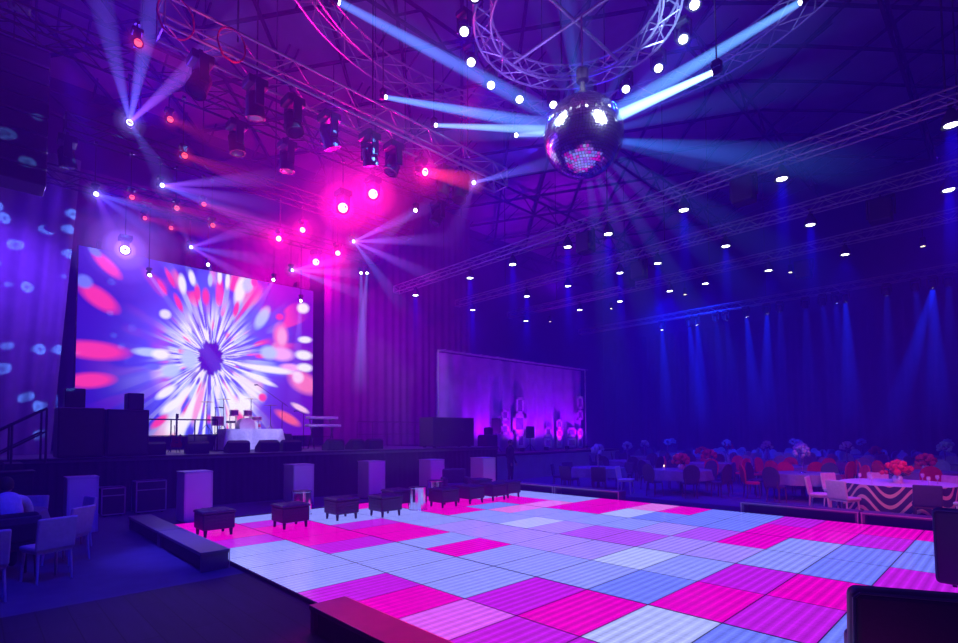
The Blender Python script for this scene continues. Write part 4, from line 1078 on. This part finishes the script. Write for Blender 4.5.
# keyboards on a two-tier stand
t = thing('keyboard_stand', 'two-tier keyboard stand at the right of the screen', 'stand', (-18.0, 9.3, ZD))
for s in (-1, 1):
    MB().tube((.25, s * .4, 0), (-.15, s * .4, 1.15), .02, 6).build('leg', M['darksteel'], t); MB().tube((-.25, s * .4, 0), (.12, s * .4, .785), .02, 6).build('leg', M['darksteel'], t)
    MB().tube((-.15, s * .4, 1.09), (.22, s * .4, 1.09), .015, 6).build('support_arm', M['darksteel'], t); MB().tube((-.1, s * .4, .80), (.3, s * .4, .80), .015, 6).build('support_arm', M['darksteel'], t)
MB().tube((0, -.4, .45), (0, .4, .45), .015, 6).build('crossbar', M['darksteel'], t)
for z, w_, lb, y in ((1.105, 1.15, 'white keyboard on the upper tier of the stand', 9.3), (.815, 1.3, 'longer pale keyboard on the lower tier of the stand', 9.35)):
    t = thing('keyboard', lb, 'keyboard', (-17.95, y, ZD + z), 0, 'keyboards on the stage')
    MB().bbox((0, 0, .045), (.32, w_, .09), .012, 1).build('body', M['keywhite'], t)
    MB().box((-.07, 0, .095), (.15, w_ - .1, .012)).build('keys', M['white'], t)
    mb = MB()
    for k in range(22): mb.box((-.04, -w_ / 2 + .09 + k * (w_ - .18) / 21, .105), (.09, .012, .012))
    mb.build('black_keys', M['black'], t)
# guitar on its stand
t = thing('guitar_stand', 'small stand holding the guitar at the left of the stage', 'stand', (-18.5, 4.6, ZD))
for k in range(3): MB().tube((0, 0, .4), (.2 * math.cos(2.1 * k), .2 * math.sin(2.1 * k), 0), .011, 5).build('leg', M['black'], t)
MB().tube((0, 0, .38), (-.1, 0, .85), .011, 5).build('neck_rest', M['black'], t)
t = thing('electric_guitar', 'electric guitar standing upright on a stand at the left of the stage', 'guitar', (-18.38, 4.6, ZD + .16))
out = [(0, -.14, .0), (0, -.17, .1), (0, -.11, .22), (0, -.16, .36), (0, -.1, .40), (0, -.045, .33), (0, .045, .33), (0, .1, .42), (0, .15, .38), (0, .11, .22), (0, .17, .1), (0, .14, 0)]
MB().prism(out, (.045, 0, 0)).build('body', M['guitar'], t); MB().box((.03, 0, .62), (.03, .05, .62)).build('neck', M['woodleg'], t); MB().box((.03, .01, .98), (.02, .08, .15)).build('headstock', M['woodleg'], t)
MB().box((.05, 0, .15), (.012, .09, .04)).box((.05, 0, .24), (.012, .09, .03)).build('pickup', M['black'], t)
# rails at the back edge of the stage
def stage_rail(p, q, label, h=1.05, group='stage railings', n=6):
    p = Vector(p); q = Vector(q)
    t = thing('stage_railing', label, 'railing', p, 0, group); d = q - p
    MB().tube((0, 0, h), d + Vector((0, 0, h)), .022, 6).build('top_rail', M['darksteel'], t)
    MB().tube((0, 0, h * .5), d + Vector((0, 0, h * .5)), .016, 6).build('middle_rail', M['darksteel'], t)
    for k in range(n): MB().tube(d * (k / (n - 1)), d * (k / (n - 1)) + Vector((0, 0, h)), .02, 6).build('post', M['darksteel'], t)
stage_rail((-19.0, 3.9, ZD), (-19.0, 6.0, ZD), 'thin dark railing before the lower left of the screen', n=4)
stage_rail((-19.0, 11.4, ZD), (-19.0, 15.1, ZD), 'thin railing along the right end of the stage before the dark violet curtain', n=6)
# speakers on stands by the drape
for x, y, h, lb, sc in ((-16.6, 17.15, .85, 'loudspeaker on a thin stand before the violet drape, nearer of two', 1.0), (-15.9, 18.7, .62, 'loudspeaker on a thin stand before the violet drape, further right of two', .8)):
    t = thing('speaker_stand', lb.replace('loudspeaker on a thin stand', 'thin tripod stand under the loudspeaker'), 'stand', (x, y, 1.13), 0, 'speaker stands by the drape')
    MB().tube((0, 0, 0), (0, 0, h), .02, 6).build('pole', M['black'], t)
    for k in range(3): MB().tube((0, 0, .35), (.35 * math.cos(2.1 * k), .35 * math.sin(2.1 * k), .0), .012, 5).build('leg', M['black'], t)
    t = thing('speaker', lb, 'speaker', (x, y, 1.13 + h), R(-45), 'speakers on stands by the drape')
    MB().prism([(.18, -.2, 0), (.18, .2, 0), (-.15, .13, 0), (-.15, -.13, 0)], (0, 0, .68 * sc)).build('cabinet', M['black'], t); MB().box((.188, 0, .34 * sc), (.012, .36, .6 * sc)).build('grille', M['darksteel'], t)
t = thing('equipment_trolley', 'dark trolley of covered equipment at the end of the stage, by the violet drape', 'trolley', (-15.9, 15.9, 1.13))
MB().bbox((0, 0, .45), (.6, .7, .7), .08, 3).build('cover', M['darkcloth'], t); MB().bbox((0, .05, .95), (.35, .3, .34), .08, 3).build('top_case', M['darkcloth'], t)
for a in (-1, 1):
    for b_ in (-1, 1): MB().ball((a * .25, b_ * .3, .05), .05, 8, 6).build('caster', M['black'], t)

# ------------------------------------------------------------------ left side: stairs, cases, line array
t = thing('stage_stairs', 'dark stairs with railings climbing to the left end of the stage', 'stairs', (0, 0, 0))
mb = MB()
for k in range(7): mb.box((-15.82, -1.0 + k * .28, (k + 1) * .1 - .0), (1.3, .30, (k + 1) * .2))
mb.build('steps', M['black'], t)
for xx in (-15.2, -16.45):
    rl = MB().tube((xx, -1.1, 1.15), (xx, 1.2, 2.62), .028, 6).tube((xx, -1.1, .65), (xx, 1.2, 2.1), .02, 6).build('handrail', M['darksteel'], t)
    for k in range(5):
        f = k / 4; MB().tube((xx, -1.1 + 2.3 * f, .2 + 1.2 * f), (xx, -1.1 + 2.3 * f, 1.15 + 1.47 * f), .022, 6).build('post', M['darksteel'], t)
t = thing('low_cabinet', 'low dark cloth-covered counter before the stage stairs', 'counter', (-14.7, -.35, 0)); MB().bbox((0, 0, .62), (.7, 2.6, 1.24), .02, 1).build('cover', M['darkcloth'], t); MB().box((0, 0, 1.255), (.76, 2.66, .03)).build('top', M['darksteel'], t)
for x, y, wy, h, lb in ((-15.85, 2.55, .50, .64, 'smaller road case with pale edges right of the far left plinth'), (-15.8, 3.35, .68, .76, 'larger road case with pale edges beside the smaller one')):
    t = thing('road_case', lb, 'case', (x, y, 0), 0, 'road cases under the stage front')
    MB().bbox((0, 0, .06 + h / 2), (.5, wy - .02, h), .01, 1).build('body', M['case'], t)
    mb = MB()
    for a in (-1, 1):
        for b_ in (-1, 1): mb.box((a * .25, b_ * (wy / 2 - .012), .06 + h / 2), (.03, .03, h + .02)); mb.box((a * .25, 0, .06 + h / 2 + b_ * h / 2), (.03, wy, .03))
    for b_ in (-1, 1): mb.box((0, b_ * (wy / 2 - .012), .06 + h), (.5, .03, .03))
    mb.box((.255, 0, .06 + h * .72), (.015, wy, .025)).build('edge_rail', M['steel'], t)
    for a in (-1, 1):
        for b_ in (-1, 1): MB().ball((a * .18, b_ * (wy / 2 - .08), .035), .035, 8, 6).build('caster', M['black'], t)
t = thing('hanging_speaker_array', 'tall black line of stacked loudspeakers hanging at the left edge of the photo', 'speaker array', (-15.0, .42, 10.45))
z = 0
for k in range(8):
    c = MB().prism([(.45, -.62, 0), (.45, .62, 0), (.45, .62, -.34), (.45, -.62, -.34)], (-.8, 0, .0)); c.bm.free(); c.bm = bmesh.new()
    c.bbox((-.02 * k, 0, -.18 - k * .37), (.75, 1.25, .34), .02, 1).build('speaker_box', M['black'], t)
    MB().box((.36 - .02 * k, 0, -.18 - k * .37), (.02, 1.1, .28)).build('grille', M['darksteel'], t)
MB().box((0, 0, .05), (.5, 1.2, .08)).build('frame', M['darksteel'], t)
for s in (-1, 1): MB().tube((0, s * .4, .05), (0, s * .3, 6.0), .025, 6).build('chain', M['darksteel'], t)
MB().bbox((0, .1, 1.3), (.35, .4, .7), .05).build('hoist', M['black'], t)

# ------------------------------------------------------------------ banquet chairs and tables
def legs_of(t, w_, d_, h, m, splay=.03, r=.02):
    for a in (-1, 1):
        for b_ in (-1, 1):
            MB().tube((a * w_, b_ * d_, h), (a * (w_ + splay * .5), b_ * (d_ + splay), 0), r, 8, r * .75).build('leg', m, t)
def chair_square(m, label, group):
    t = thing('banquet_chair', label, 'chair', (0, 0, 0), 0, group)
    MB().bbox((0, -.02, .45), (.46, .45, .07), .025, 2).build('seat', m, t)
    mb = MB().bbox((0, 0, 0), (.47, .05, .44), .02, 2, m=Matrix.Translation((0, .23, .66)) @ Matrix.Rotation(R(-9), 4, 'X'))
    mb.build('backrest', m, t)
    MB().box((0, .0, .41), (.42, .40, .03)).build('seat_frame', M['woodleg'] if m is not M['chairwhite'] else m, t)
    legs_of(t, .19, .18, .42, M['chairwhite'] if m is M['chairwhite'] else M['woodleg'])
    return t
def chair_round(m, label, group, fr=None):
    t = thing('round_back_chair', label, 'chair', (0, 0, 0), 0, group)
    MB().lathe([(0, .49), (.20, .485), (.225, .46), (.22, .42), (0, .42)], 18).build('seat', m, t)
    out = [(.20, .20, .47), (.235, .215, .62)]
    for k in range(17):
        a = PI * k / 16
        out.append((.245 * math.cos(a), .225 + .05 * math.sin(a), .76 + .25 * math.sin(a)))
    out += [(-.235, .215, .62), (-.20, .20, .47)]
    MB().prism(out, (0, .035, .0)).build('backrest', m, t)
    for s in (-1, 1): MB().tube((s * .17, .235, .40), (s * .18, .25, .60), .016, 6).build('back_post', fr or M['woodleg'], t)
    legs_of(t, .16, .15, .42, fr or M['woodleg'])
    return t
def face(c, t_): return math.atan2(t_[0] - c[0], -(t_[1] - c[1]))
proto = {}
def put_chair(kind, x, y, rz, label, group):
    if kind not in proto:
        proto[kind] = {'white': lambda: chair_square(M['chairwhite'], label, group), 'blue': lambda: chair_square(M['chairblue'], label, group),
                       'red': lambda: chair_round(M['chairred'], label, group), 'dark': lambda: chair_round(M['chairblue'], label, group), 'pale': lambda: chair_round(M['acrylic'], label, group, M['acrylic'])}[kind]()
        proto[kind].location = (x, y, .002); proto[kind].rotation_euler = (0, 0, rz)
        return proto[kind]
    return dup(proto[kind], (x, y, .002), rz, label, group)
def table_proto(r):
    t = thing('banquet_table', 'x', 'table', (0, 0, 0))
    MB().lathe([(0, .73), (r, .73), (r, .755), (0, .755)], 32).build('tabletop', M['woodleg'], t)
    MB().lathe([(0, 0), (.3, 0), (.28, .04), (.06, .08), (.05, .73), (0, .73)], 16).build('pedestal', M['darksteel'], t)
    return t
def cloth_mb(r, drop, waves=11, amp=.04):
    mb = MB(); n = waves * 8; rows = []
    for j in range(6):
        h = j / 5; row = []
        for k in range(n):
            a = 2 * PI * k / n; rad_ = r + .012 + (amp * (1 + math.sin(a * waves)) + .03) * h
            row.append(mb.bm.verts.new((rad_ * math.cos(a), rad_ * math.sin(a), .762 - drop * h)))
        rows.append(row)
    for a, b_ in zip(rows, rows[1:]):
        for k in range(n): mb.bm.faces.new((a[k], a[(k + 1) % n], b_[(k + 1) % n], b_[k]))
    mb.bm.faces.new(rows[0])
    return mb
# cloth with looping bands, for the nearest table
def swirl_mat():
    m = bpy.data.materials.new('swirl_cloth'); m.use_nodes = True; nt = m.node_tree; b = nt.nodes['Principled BSDF']
    tc = nt.nodes.new('ShaderNodeTexCoord'); sp = nt.nodes.new('ShaderNodeSeparateXYZ'); nt.links.new(tc.outputs['Object'], sp.inputs[0])
    an = math_node(nt, 'ARCTAN2', sp.outputs[1], sp.outputs[0])
    u = math_node(nt, 'MULTIPLY', an, 1.0); wv_ = math_node(nt, 'MULTIPLY', math_node(nt, 'SINE', math_node(nt, 'MULTIPLY', an, 7.0)), .22)
    zz = math_node(nt, 'ADD', sp.outputs[2], wv_)
    band = math_node(nt, 'FRACT', math_node(nt, 'MULTIPLY', zz, 4.2))
    k = math_node(nt, 'LESS_THAN', band, .34)
    side = math_node(nt, 'LESS_THAN', sp.outputs[2], .755)
    cr = nt.nodes.new('ShaderNodeMix'); cr.data_type = 'RGBA'; cr.inputs[6].default_value = (.03, .03, .06, 1); cr.inputs[7].default_value = (.62, .36, .30, 1)
    nt.links.new(k, cr.inputs[0])
    c2 = nt.nodes.new('ShaderNodeMix'); c2.data_type = 'RGBA'; c2.inputs[6].default_value = (.55, .55, .62, 1); nt.links.new(cr.outputs[2], c2.inputs[7]); nt.links.new(side, c2.inputs[0])
    nt.links.new(c2.outputs[2], b.inputs['Base Color']); b.inputs['Roughness'].default_value = .9
    return m
tab0 = None; cl0 = None; cen = {}
def centre(kind, x, y, label):
    if kind in cen:
        return dup(cen[kind], (x, y, .764), random.uniform(0, 6), label, 'table centrepieces')
    t = thing('flower_centrepiece' if kind == 'red' else 'tall_centrepiece', label, 'centrepiece', (x, y, .764), 0, 'table centrepieces')
    if kind == 'red':
        MB().lathe([(0, 0), (.09, 0), (.11, .1), (.08, .18), (.07, .18), (0, .17)], 14).build('vase', M['glass'], t)
        mb = MB()
        for k in range(34):
            a, e = random.uniform(0, 6.28), random.uniform(-.1, 1.5); rr_ = random.uniform(.18, .30)
            mb.ball((rr_ * math.cos(a) * math.cos(e), rr_ * math.sin(a) * math.cos(e), .22 + .26 * math.sin(e)), random.uniform(.05, .085), 7, 5)
        mb.build('flowers', M['flower'], t)
        mb = MB()
        for k in range(14):
            a = random.uniform(0, 6.28); mb.tube((0, 0, .12), (.3 * math.cos(a), .3 * math.sin(a), .2 + random.uniform(0, .2)), .012, 4, .003)
        mb.build('stems', M['leaf'], t)
    else:
        MB().lathe([(0, 0), (.10, 0), (.08, .02), (.018, .05), (.018, .45), (.06, .50), (0, .5)], 12).build('stand', M['chrome'], t)
        mb = MB()
        for k in range(26):
            a, e = random.uniform(0, 6.28), random.uniform(-.3, 1.5); mb.ball((.2 * math.cos(a) * math.cos(e), .2 * math.sin(a) * math.cos(e), .58 + .2 * math.sin(e)), random.uniform(.04, .07), 6, 4)
        mb.build('flowers', M['acrylic'], t)
    cen[kind] = t
    return t
# (x, y, r, chair kinds, centrepiece, how to find the table)
TB = [(-2.06, 15.75, 1.12, None, 'red', 'at the right, under the swirl-patterned cloth'),
      (-4.5, 17.6, .9, 'red dark', 'tall', 'just left of the swirl-cloth table'),
      (-7.75, 16.7, .9, 'dark', 'red', 'third from the right along the dance floor'),
      (-10.4, 15.9, .9, 'blue', 'tall', 'nearest the stage along the dance floor'),
      (-2.0, 20.6, .9, 'red', 'red', 'directly behind the swirl-cloth table'), (-5.4, 21.0, .9, 'red', 'tall', 'second from right in row two'),
      (-8.6, 21.0, .9, 'red', 'red', 'third from right in row two'), (-11.9, 20.5, .9, 'dark', 'tall', 'nearest the stage in row two'),
      (-1.9, 25.0, .9, 'pale', 'tall', 'first from right in row three'), (-4.8, 24.9, .9, 'pale', 'tall', 'second from right in row three'), (-7.7, 24.9, .9, 'pale', 'tall', 'third from right in row three'),
      (-10.5, 24.8, .9, 'dark', 'red', 'fourth from right in row three'), (-13.2, 24.4, .9, 'dark', 'tall', 'nearest the drape in row three'),
      (-1.4, 29.0, .9, 'pale', 'tall', 'first from right in row four'), (-4.5, 29.0, .9, 'pale', 'red', 'second from right in row four'), (-7.6, 29.2, .9, 'pale', 'tall', 'third from right in row four'),
      (-10.9, 28.9, .9, 'pale', 'tall', 'fourth from right in row four'), (-14.2, 28.9, .9, 'dark', 'tall', 'nearest the drape in row four'),
      (-2.4, 33.0, .9, 'pale', 'tall', 'first from right in the rearmost row'), (-5.7, 32.9, .9, 'pale', 'tall', 'second from right in the rearmost row'), (-8.9, 33.2, .9, 'pale', 'tall', 'third from right in the rearmost row'), (-12.4, 33.3, .9, 'pale', 'red', 'fourth from right in the rearmost row'), (-15.6, 32.4, .9, 'dark', 'tall', 'nearest the drape in the rearmost row')]
TAKEN = [(-3.45, 14.9), (-2.85, 14.35), (-1.4, 14.25), (-.72, 15.0), (-2.6, 17.15), (-1.3, 17.1), (-3.4, 16.35), (-9.0, 15.35)]
for q, (x, y, r_, kinds, cp, where) in enumerate(TB):
    if tab0 is None: tab0 = table_proto(1.12); tab0.location = (x, y, .002); t = tab0
    elif q == 1:
        tab1 = table_proto(.9); tab1.location = (x, y, .002); t = tab1
    else: t = dup(tab1, (x, y, .002))
    t['label'] = 'round banquet table ' + where; t['group'] = 'round banquet tables'
    if q == 0: o = cloth_mb(1.12, .66, 9, .05).build('tablecloth', swirl_mat(), None, loc=(x, y, .004)); tag(o, 'dark cloth with looping pale bands on the nearest right-hand table', 'tablecloth', 'tablecloths')
    else:
        if cl0 is None: cl0 = cloth_mb(.9, .30).build('tablecloth', M['tablelinen'], None, smooth=False); o = cl0
        else: o = cl0.copy(); COL.objects.link(o)
        o.location = (x, y, .004); tag(o, 'pale cloth on the round table ' + where.replace(', set a little back', '').replace(', ringed by dark round-backed chairs', ''), 'tablecloth', 'tablecloths')
    centre(cp, x, y, ('red flower' if cp == 'red' else 'tall pale') + ' centrepiece on the table ' + where.split(',')[0])
    if kinds:
        ks = kinds.split()
        n = 8; a0 = random.uniform(0, .7)
        for k in range(n):
            a = a0 + 2 * PI * k / n; d = r_ + random.uniform(.42, .50); cx_, cy_ = x + d * math.cos(a), y + d * math.sin(a)
            kd = ks[k % len(ks)]
            if any((cx_ - a_) ** 2 + (cy_ - b_) ** 2 < .40 for a_, b_ in TAKEN): continue
            TAKEN.append((cx_, cy_))
            put_chair(kd, cx_, cy_, face((cx_, cy_), (x, y)) + random.uniform(-.15, .15), {'red': 'red round-backed', 'dark': 'dark round-backed', 'pale': 'pale blue round-backed', 'blue': 'dark square-backed', 'white': 'white square-backed'}[kd] + ' chair at the table ' + where.split(',')[0], kd + ' chairs at the table ' + where.split(',')[0])
# chairs of the near right-hand table, set as in the photo
for x, y, a, kd, lb in [(-3.45, 14.9, 95, 'white', 'pale chair seen from its side, left of the swirl-cloth table'), (-2.85, 14.35, 155, 'white', 'pale pink-lit chair with its back to us before the swirl-cloth table'),
                        (-1.4, 14.25, 190, 'blue', 'dark square-backed chair with its back to us before the swirl-cloth table'), (-.72, 15.0, 240, 'white', 'pale chair at the right end of the swirl-cloth table, by the high-backed chair'),
                        (-2.6, 17.15, 20, 'white', 'pale chair behind the swirl-cloth table, left of two'), (-1.3, 17.1, -25, 'white', 'pale chair behind the swirl-cloth table, right of two'), (-3.4, 16.35, 60, 'white', 'pale chair at the far left of the swirl-cloth table')]:
    put_chair(kd, x, y, R(a), lb, 'chairs at the swirl-cloth table')
# white chair at the table nearest the stage and others in that cluster
put_chair('white', -9.0, 15.35, R(-75) + PI, 'white square-backed chair beside the table nearest the stage, turned sideways', 'white chairs by the far benches')
# place settings on the near table
for k in range(8):
    a = 2 * PI * k / 8 + .2
    t = thing('wine_glass', 'wine glass on the swirl-cloth table, ' + ['at its right', 'at its back right', 'at its back', 'at its back left', 'at its left', 'at its front left', 'at its front', 'at its front right'][k], 'glass', (-2.06 + .72 * math.cos(a), 15.75 + .72 * math.sin(a), .766), 0, 'wine glasses on the swirl-cloth table')
    MB().lathe([(0, 0), (.035, 0), (.006, .01), (.005, .09), (.03, .12), (.038, .16), (.032, .20)], 10).build('glass_body', M['glass'], t)
for x, y, lb in ((-8.1, 16.2, 'on the table in the middle of the front row'), (-2.3, 20.2, 'on the table behind the swirl cloth')):
    t = thing('candle', 'small lit candle ' + lb, 'candle', (x, y, .766), 0, 'table candles')
    MB().lathe([(0, 0), (.04, 0), (.04, .09), (0, .09)], 10).build('wax', M['white'], t); MB().lathe([(0, .09), (.016, .11), (.02, .13), (.0, .18)], 8).build('flame', M['candle'], t)
# left table and chairs
LT = (-11.6, .05)
t = dup(tab1, (*LT, .002)); t['label'] = 'round banquet table at the left edge of the photo, beside the seated person'; t['group'] = 'round banquet tables'
o = cl0.copy(); COL.objects.link(o); o.location = (*LT, .004); tag(o, 'pale cloth on the table at the left edge of the photo', 'tablecloth', 'tablecloths')
for x, y, a, kd, lb in [(-9.5, .80, None, 'white', 'chair with its back to us before the left table, right of the seated person'), (-10.55, 1.12, None, 'white', 'chair seen from the side, right of the left table'), (-11.9, 1.35, None, 'white', 'chair behind the left table, its back towards the far left plinth'), (-12.75, .75, None, 'white', 'chair at the far side of the left table, small above the cloth'), (-8.75, .10, 85, 'white', 'nearest chair at the left edge of the photo, cut by the frame')]:
    put_chair(kd, x, y, face((x, y), LT) if a is None else R(-80), lb, 'chairs at the left table')
# two padded lounge chairs at the right edge of the dance floor, backs to the camera
def lounge(x, y, rz, label, tilt):
    t = thing('lounge_chair', label, 'chair', (x, y, .057), rz, 'dark lounge chairs at the right')
    Mx = Matrix.Translation((0, .36, .53)) @ Matrix.Rotation(tilt, 4, 'X')
    MB().bbox((0, 0, -.02), (.84, .13, .94), .055, 5, m=Mx).build('backrest', M['leather'], t, smooth=False)
    pb = MB(); pts = [(-.405, .07, -.42), (-.405, .07, .40), (-.375, .07, .43), (.375, .07, .43), (.405, .07, .40), (.405, .07, -.42)]
    for a, b_ in zip(pts, pts[1:]): pb.tube(a, b_, .009, 6)
    for v in pb.bm.verts: v.co = Mx @ v.co
    pb.build('piping', M['piping'], t)
    MB().bbox((0, .04, .33), (.58, .56, .2), .05, 4).build('seat', M['leather'], t)
    for s_ in (-1, 1): MB().bbox((s_ * .26, .06, .34), (.10, .50, .42), .05, 4).build('armrest', M['leather'], t)
    for a in (-.25, .25):
        for b_ in (-.1, .34): MB().tube((a, b_ - .08, .14), (a, b_ - .08, 0), .025, 8).build('leg', M['black'], t)
lounge(-.58, 4.49, R(-154), 'dark padded lounge chair at the lower right corner, its back to us', R(-4))
lounge(-.37, 9.05, R(178), 'dark high-backed chair at the right edge of the photo, standing beyond the corner chair', R(-4))

# ------------------------------------------------------------------ people
def skin_body(name, J, E, rad, m, parent=None, sub=2, root=0):
    me = bpy.data.meshes.new(name); me.from_pydata(J, E, []); me.update()
    o = bpy.data.objects.new(name, me); link(o, parent)
    sk = o.modifiers.new('skin', 'SKIN'); sk.use_smooth_shade = True
    for v, r_ in zip(me.skin_vertices[0].data, rad): v.radius = r_ if isinstance(r_, tuple) else (r_, r_)
    me.skin_vertices[0].data[root].use_root = True
    ss = o.modifiers.new('sub', 'SUBSURF'); ss.levels = sub; ss.render_levels = sub
    me.materials.append(m)
    return o
# standing person at the end of the stage (local: facing -Y)
t = thing('person', 'person in dark clothes standing at the right end of the stage, before the violet drape', 'person', (-13.95, 15.2, .002), R(100))
J = [(0, 0, .92), (0, 0, 1.08), (0, .01, 1.25), (0, 0, 1.40), (0, -.01, 1.49), (0, -.03, 1.56), (0, -.035, 1.645), (.19, 0, 1.38), (.24, .02, 1.10), (.22, -.10, .87), (.215, -.14, .79), (-.19, 0, 1.38), (-.24, .02, 1.10), (-.21, -.12, .88), (-.2, -.16, .80),
     (.10, 0, .86), (.11, -.01, .48), (.115, .02, .09), (.12, -.14, .045), (-.10, 0, .86), (-.12, -.04, .48), (-.13, .0, .09), (-.15, -.15, .045)]
Ed = [(0, 1), (1, 2), (2, 3), (3, 4), (4, 5), (5, 6), (3, 7), (7, 8), (8, 9), (9, 10), (3, 11), (11, 12), (12, 13), (13, 14), (0, 15), (15, 16), (16, 17), (17, 18), (0, 19), (19, 20), (20, 21), (21, 22)]
Rd = [(.16, .11), (.14, .10), (.16, .11), (.13, .09), .055, (.075, .09), (.075, .09), .06, .045, .036, .04, .06, .045, .036, .04, .085, .06, .045, .04, .085, .06, .045, .04]
skin_body('body', J, Ed, Rd, M['darkcloth'], t)
def face_parts(t, c, yawz, r_=.095):
    fx = thing('x', None, None); bpy.data.objects.remove(fx)
    Mx = Matrix.Translation(c) @ Matrix.Rotation(yawz, 4, 'Z')
    mb = MB(); mb.ball((0, 0, 0), r_, 18, 14, (.82, .98, 1.18))
    mb.ball((0, -.098, -.012), .016, 8, 6, (.8, 1.2, 1.5))                       # nose
    mb.ball((0, -.088, -.055), .02, 8, 6, (1.3, .4, .35))                         # lips
    for s in (-1, 1): mb.ball((s * .08, .01, -.01), .024, 8, 6, (.35, .8, 1.2))   # ears
    for v in mb.bm.verts: v.co = Mx @ v.co
    h = mb.build('head', M['skin'], t, smooth=True)
    mb = MB()
    for s in (-1, 1): mb.ball((s * .032, -.083, .012), .012, 8, 6)
    for v in mb.bm.verts: v.co = Mx @ v.co
    mb.build('eyes', M['hair'], h, smooth=True)
    mb = MB(); mb.ball((0, .018, .03), r_ * 1.06, 18, 14, (.88, 1.0, 1.08))
    for v in mb.bm.verts:
        if v.co.y < -.045 and v.co.z < .06: v.co.y = -.045
    for v in mb.bm.verts: v.co = Mx @ v.co
    mb.build('hair', M['hair'], h, smooth=True)
def hand(t, wrist, d, up, m):
    """palm, four bent fingers of different lengths and a thumb from the palm side"""
    d = Vector(d).normalized(); up = Vector(up); up = (up - d * up.dot(d)).normalized(); sd = d.cross(up)
    w_ = Vector(wrist)
    J = [w_, w_ + d * .045, w_ + d * .085]; E_ = [(0, 1), (1, 2)]; Rr = [(.026, .018), (.036, .016), (.038, .014)]
    for k, (o_, l_) in enumerate(((-.030, .068), (-.010, .078), (.010, .073), (.030, .056))):
        b_ = len(J); p = w_ + d * .09 + sd * o_
        J += [p, p + d * l_ * .5 - up * .008, p + d * l_ * .8 - up * .03]; E_ += [(2, b_), (b_, b_ + 1), (b_ + 1, b_ + 2)]; Rr += [.0095, .0088, .0075]
    b_ = len(J); p = w_ + d * .03 - sd * .03
    J += [p, p + d * .035 - sd * .022, p + d * .06 - sd * .02 - up * .01]; E_ += [(1, b_), (b_, b_ + 1), (b_ + 1, b_ + 2)]; Rr += [.011, .010, .008]
    return skin_body('hand', [tuple(v) for v in J], E_, Rr, m, t, 1)
face_parts(t, (0, -.035, 1.60), .2)
hand(t, (.215, -.13, .84), (0, -.25, -1), (1, 0, 0), M['skin']); hand(t, (-.2, -.15, .85), (0, -.25, -1), (-1, 0, 0), M['skin'])
# seated person at the left table, cut by the frame (local: facing -Y)
PX = (-10.0, .40)
t = thing('person', 'person in a pale shirt seated at the left table, cut by the frame', 'person', (*PX, .052), face(PX, LT))
J = [(0, .12, .56), (0, .10, .72), (0, .03, .90), (0, -.05, 1.04), (0, -.10, 1.13), (.20, -.04, 1.02), (.27, -.10, .80), (.16, -.36, .79), (-.20, -.04, 1.02), (-.27, -.10, .80), (-.16, -.36, .79)]
Ed = [(0, 1), (1, 2), (2, 3), (3, 4), (3, 5), (5, 6), (6, 7), (3, 8), (8, 9), (9, 10)]
b0 = skin_body('body', J, Ed, [(.17, .13), (.16, .12), (.18, .125), (.14, .10), .06, .075, .058, .042, .075, .058, .042], M['shirt'], t)
J = [(0, .12, .55), (.11, -.02, .54), (.14, -.36, .52), (.14, -.34, .12), (.15, -.46, .05), (-.11, -.02, .54), (-.14, -.36, .52), (-.15, -.30, .12), (-.16, -.42, .05)]
skin_body('trousers', J, [(0, 1), (1, 2), (2, 3), (3, 4), (0, 5), (5, 6), (6, 7), (7, 8)], [(.16, .12), .095, .07, .05, .045, .095, .07, .05, .045], M['darkcloth'], t)
face_parts(t, (0, -.15, 1.23), 0)
hand(t, (.16, -.36, .785), (-.3, -1, 0), (0, 0, 1), M['skin']); hand(t, (-.16, -.36, .785), (.3, -1, 0), (0, 0, 1), M['skin'])
put_chair('blue', PX[0] + .05, PX[1] + .06, face(PX, LT), 'dark chair under the seated person at the left table', 'chairs at the left table')
o = MB().bbox((0, 0, 0), (.56, .12, .42), .06, 4).build('jacket', M['darkcloth'], None, loc=(PX[0] + .27, PX[1] + .05, .72), rot=(0, 0, face(PX, LT)))
tag(o, 'dark jacket hung over the chair of the seated person', 'jacket')

build_painted_haze()
# glowing meshes are found by rays that hit them; the real lamps carry the sampled light
for m in bpy.data.materials:
    m.cycles.emission_sampling = 'NONE'
